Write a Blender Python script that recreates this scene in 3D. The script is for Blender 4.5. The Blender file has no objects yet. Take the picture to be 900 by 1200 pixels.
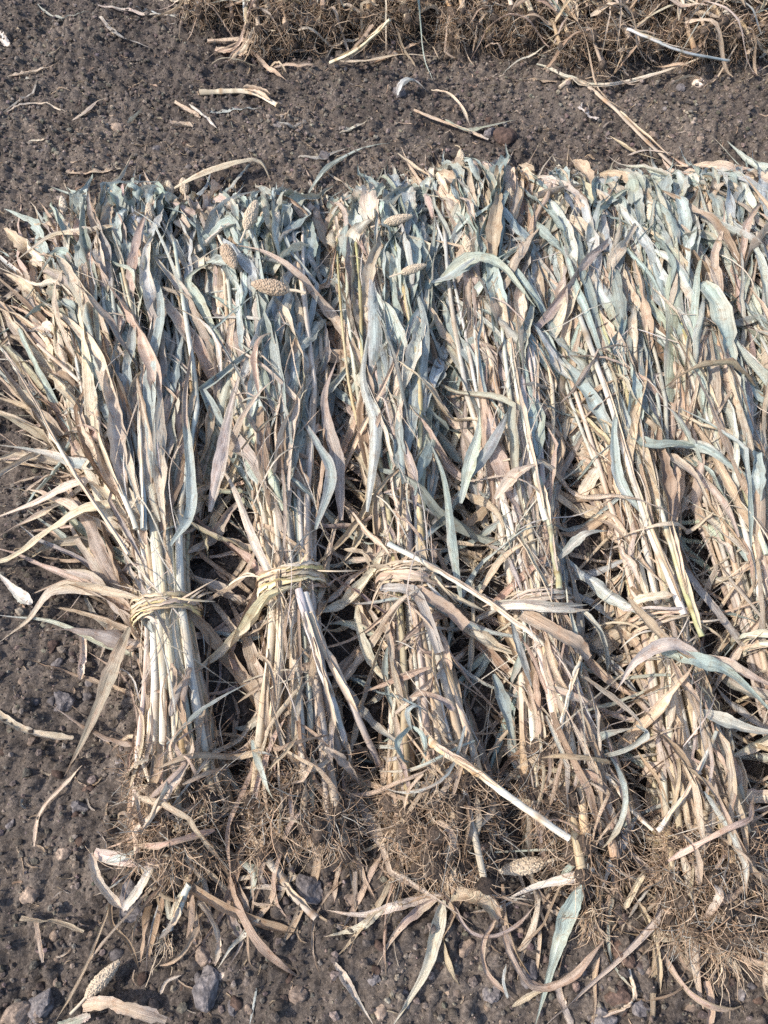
import bpy, math
import numpy as np
from mathutils import Vector, Matrix

rng = np.random.default_rng(11)
scene = bpy.context.scene
COL = scene.collection
R = math.radians

# ------------------------------------------------------------------ camera
CAM_H, PITCH, FPX = 1.40, R(62.0), 924.0
cp, sp = math.cos(PITCH), math.sin(PITCH)
cam = bpy.data.cameras.new('camera')
cam.sensor_fit = 'VERTICAL'
cam.angle = 2 * math.atan(600.0 / FPX)
cam.clip_start, cam.clip_end = 0.02, 500.0
co = bpy.data.objects.new('camera', cam)
co.location = (0, 0, CAM_H)
co.rotation_euler = (math.pi / 2 - PITCH, 0, 0)
COL.objects.link(co)
scene.camera = co


def at(px, py, z=0.0):
    """ground point (at height z) where the photograph's pixel lies"""
    px = np.asarray(px, float); py = np.asarray(py, float)
    dx = (px - 450.0); u = (600.0 - py)
    dy = cp * FPX + sp * u
    dz = -sp * FPX + cp * u
    k = (z - CAM_H) / dz
    return np.stack([dx * k, dy * k, np.zeros_like(dx * k) + z], -1)


def pxsize(py, z=0.0):
    u = 600.0 - py
    return (CAM_H - z) / (sp * FPX - cp * u)


# ------------------------------------------------------------------ noise
def h2(ix, iy, seed):
    a = (ix.astype(np.int64) * 374761393 + iy.astype(np.int64) * 668265263 + seed * 974711) & 0xFFFFFFFF
    a = ((a ^ (a >> 13)) * 1274126177) & 0xFFFFFFFF
    a = ((a ^ (a >> 16)) * 2246822519) & 0xFFFFFFFF
    return ((a ^ (a >> 15)) & 0xFFFFFF) / float(0xFFFFFF)


def vn(x, y, seed):
    ix = np.floor(x); iy = np.floor(y)
    fx = x - ix; fy = y - iy
    fx = fx * fx * (3 - 2 * fx); fy = fy * fy * (3 - 2 * fy)
    a = h2(ix, iy, seed); b = h2(ix + 1, iy, seed); c = h2(ix, iy + 1, seed); d = h2(ix + 1, iy + 1, seed)
    return (a * (1 - fx) + b * fx) * (1 - fy) + (c * (1 - fx) + d * fx) * fy - 0.5


def worley(x, y, seed):
    ix = np.floor(x); iy = np.floor(y)
    best = np.full(x.shape, 9.0); hv = np.zeros(x.shape)
    for dx in (-1, 0, 1):
        for dy in (-1, 0, 1):
            cx = ix + dx; cy = iy + dy
            qx = cx + h2(cx, cy, seed); qy = cy + h2(cx, cy, seed + 5)
            d = np.hypot(x - qx, y - qy)
            m = d < best
            best = np.where(m, d, best); hv = np.where(m, h2(cx, cy, seed + 9), hv)
    return best, hv


def gz_low(x, y):
    return 0.030 * vn(x / .45, y / .45, 1) + 0.022 * vn(x / .17, y / .17, 2) + 0.012 * vn(x / .06, y / .06, 3)


def gz(x, y):
    x = np.asarray(x, float); y = np.asarray(y, float)
    z = gz_low(x, y)
    f, hv = worley(x / .030, y / .030, 21)
    z = z + np.maximum(0, hv - .3) * .024 * np.maximum(0, 1 - (f / .62) ** 2)
    f, hv = worley(x / .013, y / .013, 31)
    z = z + np.maximum(0, hv - .15) * .013 * np.maximum(0, 1 - (f / .65) ** 2)
    return z + .007 * vn(x / .009, y / .009, 4)


_gx = np.arange(-1.6, 2.01, .005); _gy = np.arange(-.4, 4.2, .005)
_GX, _GY = np.meshgrid(_gx, _gy, indexing='ij')
_G = gz(_GX, _GY)
_GM = _G.copy()
for _ax in (0, 1):                                            # highest clod within a couple of centimetres
    _GM = np.max([np.roll(_GM, k, _ax) for k in (-2, -1, 0, 1, 2)], 0)


def _look(A, x, y):
    i = np.clip(((np.asarray(x) + 1.6) / .005).astype(int), 0, A.shape[0] - 1); j = np.clip(((np.asarray(y) + .4) / .005).astype(int), 0, A.shape[1] - 1)
    return A[i, j]


# ------------------------------------------------------------------ mesh helpers
class Bag:
    """collects (verts, faces, uv, colour, material index) and makes one mesh object of them"""
    def __init__(self):
        self.v = []; self.f = []; self.uv = []; self.c = []; self.m = []; self.n = 0

    def add(self, V, F, UV=None, C=None, m=0):
        self.v.append(V); self.f.append(np.asarray(F) + self.n)
        self.uv.append(UV if UV is not None else np.zeros((len(V), 2)))
        C = np.asarray(C if C is not None else (.5, .5, .5), float)
        if C.ndim == 1: C = np.tile(C, (len(V), 1))
        self.c.append(C); self.m.append(np.full(len(F), m)); self.n += len(V)
        return self

    def build(self, name, mats, parent=None, origin=(0, 0, 0), smooth=True):
        if not self.v: return None
        V = np.concatenate(self.v) - np.asarray(origin)
        U = np.concatenate(self.uv); C = np.concatenate(self.c); M = np.concatenate(self.m)
        me = bpy.data.meshes.new(name)
        sizes = [f.shape[1] for f in self.f for _ in (0,)]
        loops = np.concatenate([f.reshape(-1) for f in self.f]).astype(np.int32)
        tot = np.concatenate([np.full(len(f), f.shape[1]) for f in self.f]).astype(np.int32)
        start = np.concatenate([[0], np.cumsum(tot)[:-1]]).astype(np.int32)
        me.vertices.add(len(V)); me.vertices.foreach_set('co', V.astype(np.float32).reshape(-1))
        me.loops.add(len(loops)); me.loops.foreach_set('vertex_index', loops)
        me.polygons.add(len(tot)); me.polygons.foreach_set('loop_start', start)
        me.polygons.foreach_set('loop_total', tot)
        me.polygons.foreach_set('material_index', M.astype(np.int32))
        me.polygons.foreach_set('use_smooth', np.full(len(tot), smooth))
        uvl = me.uv_layers.new(name='UVMap')
        uvl.data.foreach_set('uv', U[loops].astype(np.float32).reshape(-1))
        ca = me.color_attributes.new('pigment', 'FLOAT_COLOR', 'POINT')
        ca.data.foreach_set('color', np.concatenate([C, np.ones((len(C), 1))], 1).astype(np.float32).reshape(-1))
        me.update(calc_edges=True); me.validate()
        for m in (mats if isinstance(mats, (list, tuple)) else [mats]): me.materials.append(m)
        o = bpy.data.objects.new(name, me); COL.objects.link(o)
        if parent is not None: o.parent = parent
        else: o.location = origin
        return o


def tag(o, label, cat, group=None, kind=None):
    o['label'] = label; o['category'] = cat
    if group: o['group'] = group
    if kind: o['kind'] = kind
    return o


def empty(name, loc):
    o = bpy.data.objects.new(name, None); o.empty_display_size = .05
    o.location = loc; COL.objects.link(o)
    return o


# ------------------------------------------------------------------ materials
def newmat(name):
    m = bpy.data.materials.new(name); m.use_nodes = True
    nt = m.node_tree; nt.nodes.clear()
    out = nt.nodes.new('ShaderNodeOutputMaterial')
    return m, nt, out


def N(nt, t, **kw):
    n = nt.nodes.new(t)
    for k, v in kw.items():
        if k in n.inputs: n.inputs[k].default_value = v
        else: setattr(n, k, v)
    return n


def ramp(nt, src, stops):
    r = nt.nodes.new('ShaderNodeValToRGB')
    e = r.color_ramp.elements
    while len(e) < len(stops): e.new(.5)
    for q, (p, c) in zip(e, stops):
        q.position = p; q.color = (*c, 1) if len(c) == 3 else c
    nt.links.new(src, r.inputs['Fac'])
    return r.outputs['Color']


def mixc(nt, a, b, fac, mode='MIX'):
    m = nt.nodes.new('ShaderNodeMix'); m.data_type = 'RGBA'; m.blend_type = mode
    if hasattr(fac, 'links'): nt.links.new(fac, m.inputs[0])
    else: m.inputs[0].default_value = fac
    for s, i in ((a, 6), (b, 7)):
        if hasattr(s, 'links'): nt.links.new(s, m.inputs[i])
        else: m.inputs[i].default_value = (*s, 1)
    return m.outputs[2]


def plant_mat(name, rough, trans, su, sv, streak_lo, streak_hi, blotch, bump, specks=.6):
    m, nt, out = newmat(name)
    L = nt.links.new
    col = N(nt, 'ShaderNodeAttribute', attribute_name='pigment').outputs['Color']
    uv = N(nt, 'ShaderNodeUVMap').outputs['UV']
    mp = N(nt, 'ShaderNodeMapping'); mp.inputs['Scale'].default_value = (su, sv, 1); L(uv, mp.inputs['Vector'])
    n1 = N(nt, 'ShaderNodeTexNoise', Scale=1.0, Detail=4.0, Roughness=.65); L(mp.outputs[0], n1.inputs['Vector'])
    st = ramp(nt, n1.outputs['Fac'], [(.28, (streak_lo,) * 3), (.5, (1, 1, 1)), (.72, (streak_hi,) * 3)])
    c = mixc(nt, col, st, 1.0, 'MULTIPLY')
    mp2 = N(nt, 'ShaderNodeMapping'); mp2.inputs['Scale'].default_value = (2.2, 5.5, 1); L(uv, mp2.inputs['Vector'])
    n2 = N(nt, 'ShaderNodeTexNoise', Scale=1.0, Detail=5.0, Roughness=.7); L(mp2.outputs[0], n2.inputs['Vector'])
    bl = ramp(nt, n2.outputs['Fac'], [(.5, (0, 0, 0)), (.72, (1, 1, 1))])
    sc = N(nt, 'ShaderNodeMath', operation='MULTIPLY'); L(bl, sc.inputs[0]); sc.inputs[1].default_value = blotch
    c = mixc(nt, c, mixc(nt, c, (.62, .42, .30), 1.0, 'MULTIPLY'), sc.outputs[0])
    tc = N(nt, 'ShaderNodeTexCoord')
    n3 = N(nt, 'ShaderNodeTexNoise', Scale=420.0, Detail=2.0); L(tc.outputs['Object'], n3.inputs['Vector'])
    sp_ = ramp(nt, n3.outputs['Fac'], [(.62, (1, 1, 1)), (.74, (.55, .43, .36))])
    c = mixc(nt, c, sp_, specks, 'MULTIPLY')
    p = N(nt, 'ShaderNodeBsdfPrincipled', Roughness=rough)
    p.inputs['Specular IOR Level'].default_value = .35
    L(c, p.inputs['Base Color'])
    b = N(nt, 'ShaderNodeBump', Strength=bump, Distance=.002); L(n1.outputs['Fac'], b.inputs['Height'])
    L(b.outputs[0], p.inputs['Normal'])
    sh = p.outputs[0]
    if trans > 0:
        t = N(nt, 'ShaderNodeBsdfTranslucent'); L(c, t.inputs['Color'])
        mx = N(nt, 'ShaderNodeMixShader', Fac=trans); L(sh, mx.inputs[1]); L(t.outputs[0], mx.inputs[2]); sh = mx.outputs[0]
    L(sh, out.inputs['Surface'])
    return m


M_LEAF = plant_mat('dry_leaf', .6, .16, 15, 1.1, .55, 1.25, .75, 1.0)
M_STALK = plant_mat('straw_stalk', .55, 0, 9, 1.2, .62, 1.15, .45, .5)
M_ROOT = plant_mat('root_fibre', .85, 0, 3, 3, .7, 1.2, .5, .2)
M_SEED = plant_mat('seed_grain', .75, 0, 30, 30, .9, 1.06, .15, .1, .12)


def soil_mat(name, cols, fine, bump):
    m, nt, out = newmat(name)
    L = nt.links.new
    tc = N(nt, 'ShaderNodeTexCoord'); ob = N(nt, 'ShaderNodeNewGeometry').outputs['Position']
    n1 = N(nt, 'ShaderNodeTexNoise', Scale=9.0, Detail=6.0, Roughness=.6); L(ob, n1.inputs['Vector'])
    n2 = N(nt, 'ShaderNodeTexNoise', Scale=fine, Detail=5.0, Roughness=.75); L(ob, n2.inputs['Vector'])
    v = N(nt, 'ShaderNodeTexVoronoi', Scale=fine * 1.3); L(ob, v.inputs['Vector'])
    a = ramp(nt, n1.outputs['Fac'], [(.3, cols[0]), (.52, cols[1]), (.75, cols[2])])
    n0 = N(nt, 'ShaderNodeTexNoise', Scale=2.1, Detail=4.0); L(ob, n0.inputs['Vector'])
    a = mixc(nt, a, ramp(nt, n0.outputs['Fac'], [(.35, (.78, .77, .78)), (.65, (1.3, 1.28, 1.24))]), 1.0, 'MULTIPLY')
    g = ramp(nt, n2.outputs['Fac'], [(.3, (.45, .43, .43)), (.5, (1, 1, 1)), (.72, (1.9, 1.85, 1.8))])
    c = mixc(nt, a, g, 1.0, 'MULTIPLY')
    vc = ramp(nt, v.outputs['Color'], [(.2, (.75, .74, .76)), (.8, (1.35, 1.3, 1.25))])
    c = mixc(nt, c, vc, .8, 'MULTIPLY')
    at_ = N(nt, 'ShaderNodeAttribute', attribute_name='pigment').outputs['Color']
    c = mixc(nt, c, at_, 1.0, 'MULTIPLY')
    p = N(nt, 'ShaderNodeBsdfPrincipled', Roughness=.93)
    p.inputs['Specular IOR Level'].default_value = .2
    L(c, p.inputs['Base Color'])
    b = N(nt, 'ShaderNodeBump', Strength=bump, Distance=.004); L(n2.outputs['Fac'], b.inputs['Height']); L(b.outputs[0], p.inputs['Normal'])
    L(p.outputs[0], out.inputs['Surface'])
    return m


M_SOIL = soil_mat('dark_soil', [(.064, .056, .050), (.096, .084, .075), (.138, .121, .107)], 170.0, .9)
M_CRUMB = soil_mat('soil_crumb', [(.070, .061, .054), (.100, .088, .078), (.140, .123, .108)], 260.0, .6)
M_STONE = soil_mat('grey_stone', [(.13, .12, .118), (.17, .157, .15), (.22, .20, .185)], 120.0, .7)
M_CLOD = soil_mat('root_soil', [(.058, .047, .040), (.080, .065, .054), (.11, .089, .073)], 200.0, .9)

# pigments
PAL = dict(
    blue=(.325, .38, .355), bluepale=(.455, .50, .47), green=(.35, .38, .31), palegreen=(.48, .505, .41),
    straw=(.57, .475, .355), pale=(.645, .57, .46), white=(.68, .645, .575), pink=(.47, .385, .31), mauve=(.415, .365, .32),
    tan=(.44, .34, .245), brown=(.26, .18, .12), yellow=(.56, .48, .25), yellowgreen=(.42, .42, .20), grey=(.41, .40, .36))
PAL = {k: np.array(v) for k, v in PAL.items()}


def pig(name, j=.12):
    c = PAL[name] * (1 + rng.normal(0, j))
    return np.clip(c * (1 + rng.normal(0, .03, 3)), .02, .85)


# ------------------------------------------------------------------ strips, tubes, lumps
def catmull(P, n):
    P = np.asarray(P, float)
    if len(P) == 2: return P[0] + (P[1] - P[0]) * np.linspace(0, 1, n)[:, None]
    Q = np.vstack([2 * P[0] - P[1], P, 2 * P[-1] - P[-2]])
    u = np.linspace(0, len(P) - 1, n); i = np.minimum(u.astype(int), len(P) - 2); t = (u - i)[:, None]
    a, b, c, d = Q[i], Q[i + 1], Q[i + 2], Q[i + 3]
    return .5 * (2 * b + (c - a) * t + (2 * a - 5 * b + 4 * c - d) * t ** 2 + (3 * b - a - 3 * c + d) * t ** 3)


def unit(a):
    return a / np.maximum(np.linalg.norm(a, axis=-1, keepdims=True), 1e-9)


def frames(P):
    T = unit(np.gradient(P, axis=0))
    S = np.cross(T, (0, 0, 1.0)); l = np.linalg.norm(S, axis=1)
    S[l < .15] = S[l >= .15].mean(0) if (l >= .15).any() else (1, 0, 0)
    S = unit(S)
    return T, S, np.cross(S, T)


def ribbon(bag, P, W, roll, curl, cA, cB, ruff=.12, nu=5, edge=.5, tip=.6, fold=None, m=0, crink=.9, rag=.38):
    """a leaf blade along P: half-width W(t), rolled about its length, curled across, ruffled edges"""
    if fold is None: fold = rng.choice([-1, 1], p=[.3, .7]) * abs(rng.normal(.34, .3))
    n = len(P); t = np.linspace(0, 1, n)
    T, S, Nn = frames(P); L0 = np.linalg.norm(np.diff(P, axis=0), axis=1).sum()
    roll = np.broadcast_to(roll, n)[:, None]
    s = S * np.cos(roll) + Nn * np.sin(roll); q = -S * np.sin(roll) + Nn * np.cos(roll)
    u = np.linspace(-1, 1, nu)
    k = np.broadcast_to(curl, n)[:, None]; k = np.where(np.abs(k) < .05, .05, k)
    W = np.broadcast_to(W, n)[:, None]
    lat = W * np.sin(u * k) / k; off = W * (1 - np.cos(u * k)) / k
    off = off + fold * W * (np.abs(u) - .3)
    for sgn in (-1, 1):
        f1, f2, p1, p2 = rng.uniform(1.5, 4), rng.uniform(4, 9), rng.uniform(0, 6.3), rng.uniform(0, 6.3)
        r = ruff * W * (np.sin(f1 * 6.28 * t + p1) + .5 * np.sin(f2 * 6.28 * t + p2))[:, None]
        off = off + r * np.maximum(0, sgn * u) ** 1.5
        lat = lat * (1 + (rng.normal(0, .05, n))[:, None] * np.maximum(0, sgn * u))
    kx = rng.uniform(0, 90)
    off = off + crink * W * vn(np.repeat(t[:, None] * L0 / .026, nu, 1) + kx, np.tile(u * 1.6, (n, 1)) + kx, 41)
    lat = lat * (1 + rag * (rng.random((n, 1)) - .6) * (np.abs(u) > .9))
    V = P[:, None, :] + lat[..., None] * s[:, None, :] + off[..., None] * q[:, None, :]
    V = V.reshape(-1, 3)
    g = _look(_G, V[:, 0], V[:, 1]) + .0025
    V[:, 2] = np.maximum(V[:, 2], g + .002 * np.abs(np.tile(u, n)))
    i = np.arange(n - 1)[:, None] * nu + np.arange(nu - 1)[None]
    F = np.stack([i, i + 1, i + nu + 1, i + nu], -1).reshape(-1, 4)
    L = np.linalg.norm(np.diff(P, axis=0), axis=1).sum()
    ko = rng.integers(0, 60) * 3.0
    UV = np.stack([np.tile(u * .5 + .5, n) + ko, np.repeat(t * L / .1 + rng.uniform(0, 40), nu)], -1)
    w = vn(np.repeat(t * 5, nu) + ko, np.tile(u * 1.3, n) + ko, 77)
    mm = np.clip(tip * np.repeat(t ** 2, nu) + edge * np.tile(np.abs(u) ** 2, n) + 1.1 * w, 0, 1)[:, None]
    C = cA * (1 - mm) + cB * mm
    rib = np.tile(np.abs(u) < .05, n)[:, None]
    C = np.where(rib, np.minimum(C * 1.22 + .02, .85), C)
    bag.add(V, F, UV, C, m)


def wprof(n, kind):
    t = np.linspace(0, 1, n)
    if kind == 'leaf': return (.22 + .78 * np.clip(t / .34, 0, 1) ** .8) * np.clip((1 - t) / .72, .015, 1) ** .95
    if kind == 'strip': return np.clip(t / .08, .5, 1) * np.clip((1 - t) / .2, .15, 1)
    return np.clip((1 - t) / .12, .55, 1)      # torn end


def tube(bag, P, rad, cA, cB=None, ns=7, flat=1.0, nodes=0, m=0, cap=True, cn=None):
    n = len(P); T, S, Nn = frames(P)
    a = np.linspace(0, 2 * np.pi, ns + 1)
    t = np.linspace(0, 1, n)
    rad = np.broadcast_to(rad, n)[:, None]
    V = P[:, None] + (rad * np.cos(a))[..., None] * S[:, None] + (rad * flat * np.sin(a))[..., None] * Nn[:, None]
    V = V.reshape(-1, 3)
    i = np.arange(n - 1)[:, None] * (ns + 1) + np.arange(ns)[None]
    F = np.stack([i, i + 1, i + ns + 2, i + ns + 1], -1).reshape(-1, 4)
    L = np.linalg.norm(np.diff(P, axis=0), axis=1).sum(); ko = rng.integers(0, 60) * 3.0
    UV = np.stack([np.tile(a / 6.283, n) + ko, np.repeat(t * L / .1 + rng.uniform(0, 40), ns + 1)], -1)
    if np.ndim(cA) == 2: C = np.repeat(cA, ns + 1, 0)
    else:
        cB = cA if cB is None else cB
        w = np.clip(np.repeat(t, ns + 1) * .6 + vn(np.repeat(t * 9, ns + 1) + ko, np.tile(np.sin(a), n) + ko, 5) * 1.2, 0, 1)[:, None]
        C = cA * (1 - w) + cB * w
    bag.add(V, F, UV, C, m)
    if cap:
        for e in (0, n - 1):
            k = bag.n
            ring = V[e * (ns + 1):e * (ns + 1) + ns]
            VV = np.vstack([ring, ring.mean(0)])
            FF = np.array([[j, (j + 1) % ns, ns] for j in range(ns)])
            bag.add(VV, FF, np.zeros((ns + 1, 2)), C[e * (ns + 1)] * .8, m)


def ico(sub):
    import bmesh
    bm = bmesh.new(); bmesh.ops.create_icosphere(bm, subdivisions=sub, radius=1)
    V = np.array([v.co[:] for v in bm.verts]); F = np.array([[v.index for v in f.verts] for f in bm.faces]); bm.free()
    return V, F


ICO1, ICO2, ICO3 = ico(1), ico(2), ico(4)


def rock(sub, r, cuts=6, squash=.7):
    V, F = (ICO1, ICO2, ICO3)[sub - 1]
    V = V.copy()
    for _ in range(cuts):
        d = unit(rng.normal(size=3)); h = rng.uniform(.5, .85)
        k = V @ d; V = V - np.maximum(0, k - h)[:, None] * d
    if sub > 2:
        o_ = rng.uniform(0, 99, 3)
        for f_, a_ in ((1.6, .30), (3.7, .16), (8.0, .09)):
            V = V * (1 + a_ * (vn(V[:, 0] * f_ + o_[0] + V[:, 2] * f_ * .7, V[:, 1] * f_ + o_[1] - V[:, 2] * f_ * .6, 61))[:, None])
    else: V = V * (1 + .1 * rng.normal(size=(len(V), 1)))
    V = V * np.array([rng.uniform(.75, 1.25), rng.uniform(.75, 1.25), squash]) * r
    a = rng.uniform(0, 6.28); c, s = math.cos(a), math.sin(a)
    return V @ np.array([[c, s, 0], [-s, c, 0], [0, 0, 1]]), F


def fibres(bag, origin, axis, n, lmin, lmax, spread, rad, cols, curl=1.2, npt=7, jit=.007):
    """fine root hairs leaving `origin` around direction `axis`"""
    d = unit(np.asarray(axis) + rng.normal(0, spread, (n, 3)))
    L = rng.uniform(lmin, lmax, n) * np.where(rng.random(n) > .12, 1, 1.5); st = (L / (npt - 1))[:, None]
    p = np.asarray(origin) + rng.normal(0, jit, (n, 3)); P = [p]
    w = rng.normal(0, curl, (n, 3))
    for k in range(npt - 1):
        d = unit(d + w * .22 + rng.normal(0, .25, (n, 3)) + np.array([0, 0, -.10]))
        p = p + d * st; P.append(p)
    P = np.stack(P, 1)
    P[..., 2] = np.maximum(P[..., 2], gz_low(P[..., 0], P[..., 1]) + .005)
    T = unit(np.gradient(P, axis=1)); S = unit(np.cross(T, np.array([.31, .2, .93]))); Q = np.cross(S, T)
    r = rad * rng.uniform(.7, 1.5, (n, 1)) * np.linspace(1, .45, npt)
    a = np.arange(3) * 2.0944
    V = P[:, :, None] + r[..., None, None] * (np.cos(a)[:, None] * S[:, :, None] + np.sin(a)[:, None] * Q[:, :, None])
    f = np.arange(n)[:, None, None] * npt * 3 + np.arange(npt - 1)[None, :, None] * 3
    k = np.arange(3)[None, None]; k2 = (k + 1) % 3
    F = np.stack([f + k, f + k2, f + 3 + k2, f + 3 + k], -1).reshape(-1, 4)
    C = np.asarray(cols)[rng.integers(len(cols), size=n)] * rng.uniform(.6, 1.3, (n, 1))
    UV = np.stack([np.repeat(rng.uniform(0, 90, n), npt * 3), np.tile(np.repeat(np.arange(npt), 3), n) * .3], -1)
    bag.add(V.reshape(-1, 3), F, UV, np.repeat(C, npt * 3, 0))


# ------------------------------------------------------------------ the sheaves laid in the near row
class Sheaf:
    def __init__(self, pts, whead, hmid, green, green_c=0.0, tie=True, wroot=.092, wtie=.050, s_ends=None):
        P = np.array([at(x, y, .05) for x, y in pts]); P[:, 2] = 0
        d = np.concatenate([[0], np.cumsum(np.linalg.norm(np.diff(P, axis=0), axis=1))])
        self.L = d[-1]; self.stie = d[1] / d[-1]
        C = catmull(P, 120); dd = np.concatenate([[0], np.cumsum(np.linalg.norm(np.diff(C, axis=0), axis=1))])
        self.s = dd / dd[-1]; self.C = C; self.L = dd[-1]
        self.stie = float(np.interp(np.argmin(np.linalg.norm(C - P[1], axis=1)), np.arange(120), self.s))
        self.whead, self.hmid, self.green, self.green_c = whead, hmid, green, green_c
        self.wroot, self.wtie = wroot, wtie

    def c(self, s):
        s = np.asarray(s, float)
        e = np.clip(s, 0, 1)
        q = np.stack([np.interp(e, self.s, self.C[:, k]) for k in range(3)], -1)
        return q + ((s - e) * self.L)[..., None] * self.ax(e)

    def ax(self, s):
        G = unit(np.gradient(self.C, axis=0))
        return unit(np.stack([np.interp(s, self.s, G[:, k]) for k in range(3)], -1))

    def lat(self, s):
        a = self.ax(s); return np.stack([a[..., 1], -a[..., 0], np.zeros_like(a[..., 0])], -1)

    def w(self, s):
        st = self.stie
        return np.interp(s, [-.1, 0, st * .6, st, st + .12, st + .3, .9, 1.05],
                         [self.wroot * 1.1, self.wroot, self.wtie * 1.18, self.wtie, self.wtie * 1.3, self.whead * .84, self.whead, self.whead * 1.02])

    def h(self, s):
        st = self.stie
        return np.interp(s, [-.1, 0, st, st + .15, st + .35, .85, 1.0, 1.15], [.11, .13, .105, .115, self.hmid, self.hmid * .95, self.hmid * .7, .02])


S_DEF = [
    dict(pts=[(213, 945), (198, 725), (170, 480), (140, 258)], whead=.19, hmid=.12, green=.62, green_c=.25),
    dict(pts=[(352, 930), (343, 690), (322, 480), (300, 258)], whead=.14, hmid=.125, green=.95, green_c=.15),
    dict(pts=[(512, 940), (480, 688), (463, 480), (447, 250)], whead=.125, hmid=.12, green=.88, green_c=.25),
    dict(pts=[(672, 950), (630, 715), (592, 470), (560, 225)], whead=.135, hmid=.125, green=.45, green_c=-.2),
    dict(pts=[(828, 1010), (776, 738), (715, 470), (655, 238)], whead=.13, hmid=.12, green=.62, green_c=0),
    dict(pts=[(985, 1030), (905, 765), (815, 470), (745, 238)], whead=.13, hmid=.12, green=.90, green_c=0),
    dict(pts=[(1150, 1040), (1055, 770), (930, 470), (840, 232)], whead=.13, hmid=.12, green=.95, green_c=0),
    dict(pts=[(1310, 1040), (1200, 770), (1050, 470), (935, 225)], whead=.13, hmid=.12, green=.95, green_c=0)]
SHEAVES = [Sheaf(**d) for d in S_DEF]

# height of the heap on a 1 cm lattice
HX0, HY0, HD, HNX, HNY = -1.2, -.3, .01, 330, 250


def heap(sheaves, nx, ny, x0, y0):
    X, Y = np.meshgrid(x0 + HD * np.arange(nx), y0 + HD * np.arange(ny), indexing='ij')
    H = np.zeros(X.shape)
    for sh in sheaves:
        best = np.full(X.shape, 1e9); bi = np.zeros(X.shape, int)
        for k in range(120):
            d = (X - sh.C[k, 0]) ** 2 + (Y - sh.C[k, 1]) ** 2
            m = d < best; best[m] = d[m]; bi[m] = k
        s = sh.s[bi]
        a = sh.ax(s); along = (X - sh.C[bi, 0]) * a[..., 0] + (Y - sh.C[bi, 1]) * a[..., 1]
        s = s + along / sh.L * (np.abs(along) > .012)
        t = np.sqrt(best)
        z = sh.h(s) * np.sqrt(np.maximum(0, 1 - (t / (sh.w(s) + .008)) ** 2)) * ((s > -.06) & (s < 1.1))
        H = np.maximum(H, z)
    return H


HM = heap(SHEAVES, HNX, HNY, HX0, HY0)


def Hs(x, y):
    fx = np.clip((np.asarray(x) - HX0) / HD, 0, HNX - 1.001); fy = np.clip((np.asarray(y) - HY0) / HD, 0, HNY - 1.001)
    i = fx.astype(int); j = fy.astype(int); a = fx - i; b = fy - j
    return (HM[i, j] * (1 - a) + HM[i + 1, j] * a) * (1 - b) + (HM[i, j + 1] * (1 - a) + HM[i + 1, j + 1] * a) * b


def smooth(z, k=3):
    for _ in range(k):
        zz = np.pad(z, 1, mode='edge'); z = (zz[:-2] + 2 * zz[1:-1] + zz[2:]) / 4
    return z


def in_view(p):
    d = p - np.array([0, 0, CAM_H])
    dep = d[..., 1] * cp - d[..., 2] * sp; up = d[..., 1] * sp + d[..., 2] * cp
    x = d[..., 0] / dep * FPX + 450; y = 600 - up / dep * FPX
    return (x > -25) & (x < 925) & (y > -25) & (y < 1225) & (dep > .1)


def blade(bag, x0, heading, L, W, z_u, z_off, curv, arch=.02, cA=None, cB=None, curl=None, roll=None, kind='leaf', n=20, hf=Hs, ruff=.12, droop=0.0, nu=5):
    t = np.linspace(0, 1, n)
    wig = rng.normal(0, .09) * np.sin(t * rng.uniform(4, 10) + rng.uniform(0, 6))
    kk = np.cumsum(rng.normal(0, .17, n) * (rng.random(n) < .15))
    ang = heading + curv * t ** 1.4 + wig * .5 + kk
    if rng.random() < .10:                                   # a dry blade broken over
        k = rng.uniform(.35, .75); ang = ang + rng.choice([-1, 1]) * rng.uniform(.5, 1.6) * (t > k)
    st = L / (n - 1)
    x = x0[0] + np.concatenate([[0], np.cumsum(np.cos(ang[:-1]) * st)]); y = x0[1] + np.concatenate([[0], np.cumsum(np.sin(ang[:-1]) * st)])
    z = smooth(hf(x, y) * z_u, 3) + z_off + arch * np.sin(np.pi * np.clip(t * rng.uniform(.8, 1.2), 0, 1)) - droop * t ** 2
    z = np.maximum(z, gz_low(x, y) + .008)
    P = np.stack([x, y, smooth(z, 1) + np.cumsum(rng.normal(0, .0022, n))* np.sin(np.pi * t)], -1)
    if roll is None: roll = rng.normal(0, .45) + rng.normal(0, .9) * t + .35 * np.sin(t * rng.uniform(3, 9) + rng.uniform(0, 6))
    if curl is None: curl = abs(rng.normal(.2, .3)) + rng.uniform(0, .4) * t
    ribbon(bag, P, W * wprof(n, kind), roll, curl, cA, cB, ruff=ruff, nu=nu)
    return P


ROOTC = [PAL['brown'] * 1.5, PAL['tan'] * 1.15, PAL['tan'] * .95, PAL['brown'] * 1.1, PAL['tan'] * 1.1, PAL['grey'] * .8, PAL['brown'] * .65, PAL['brown'] * .9]


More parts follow.
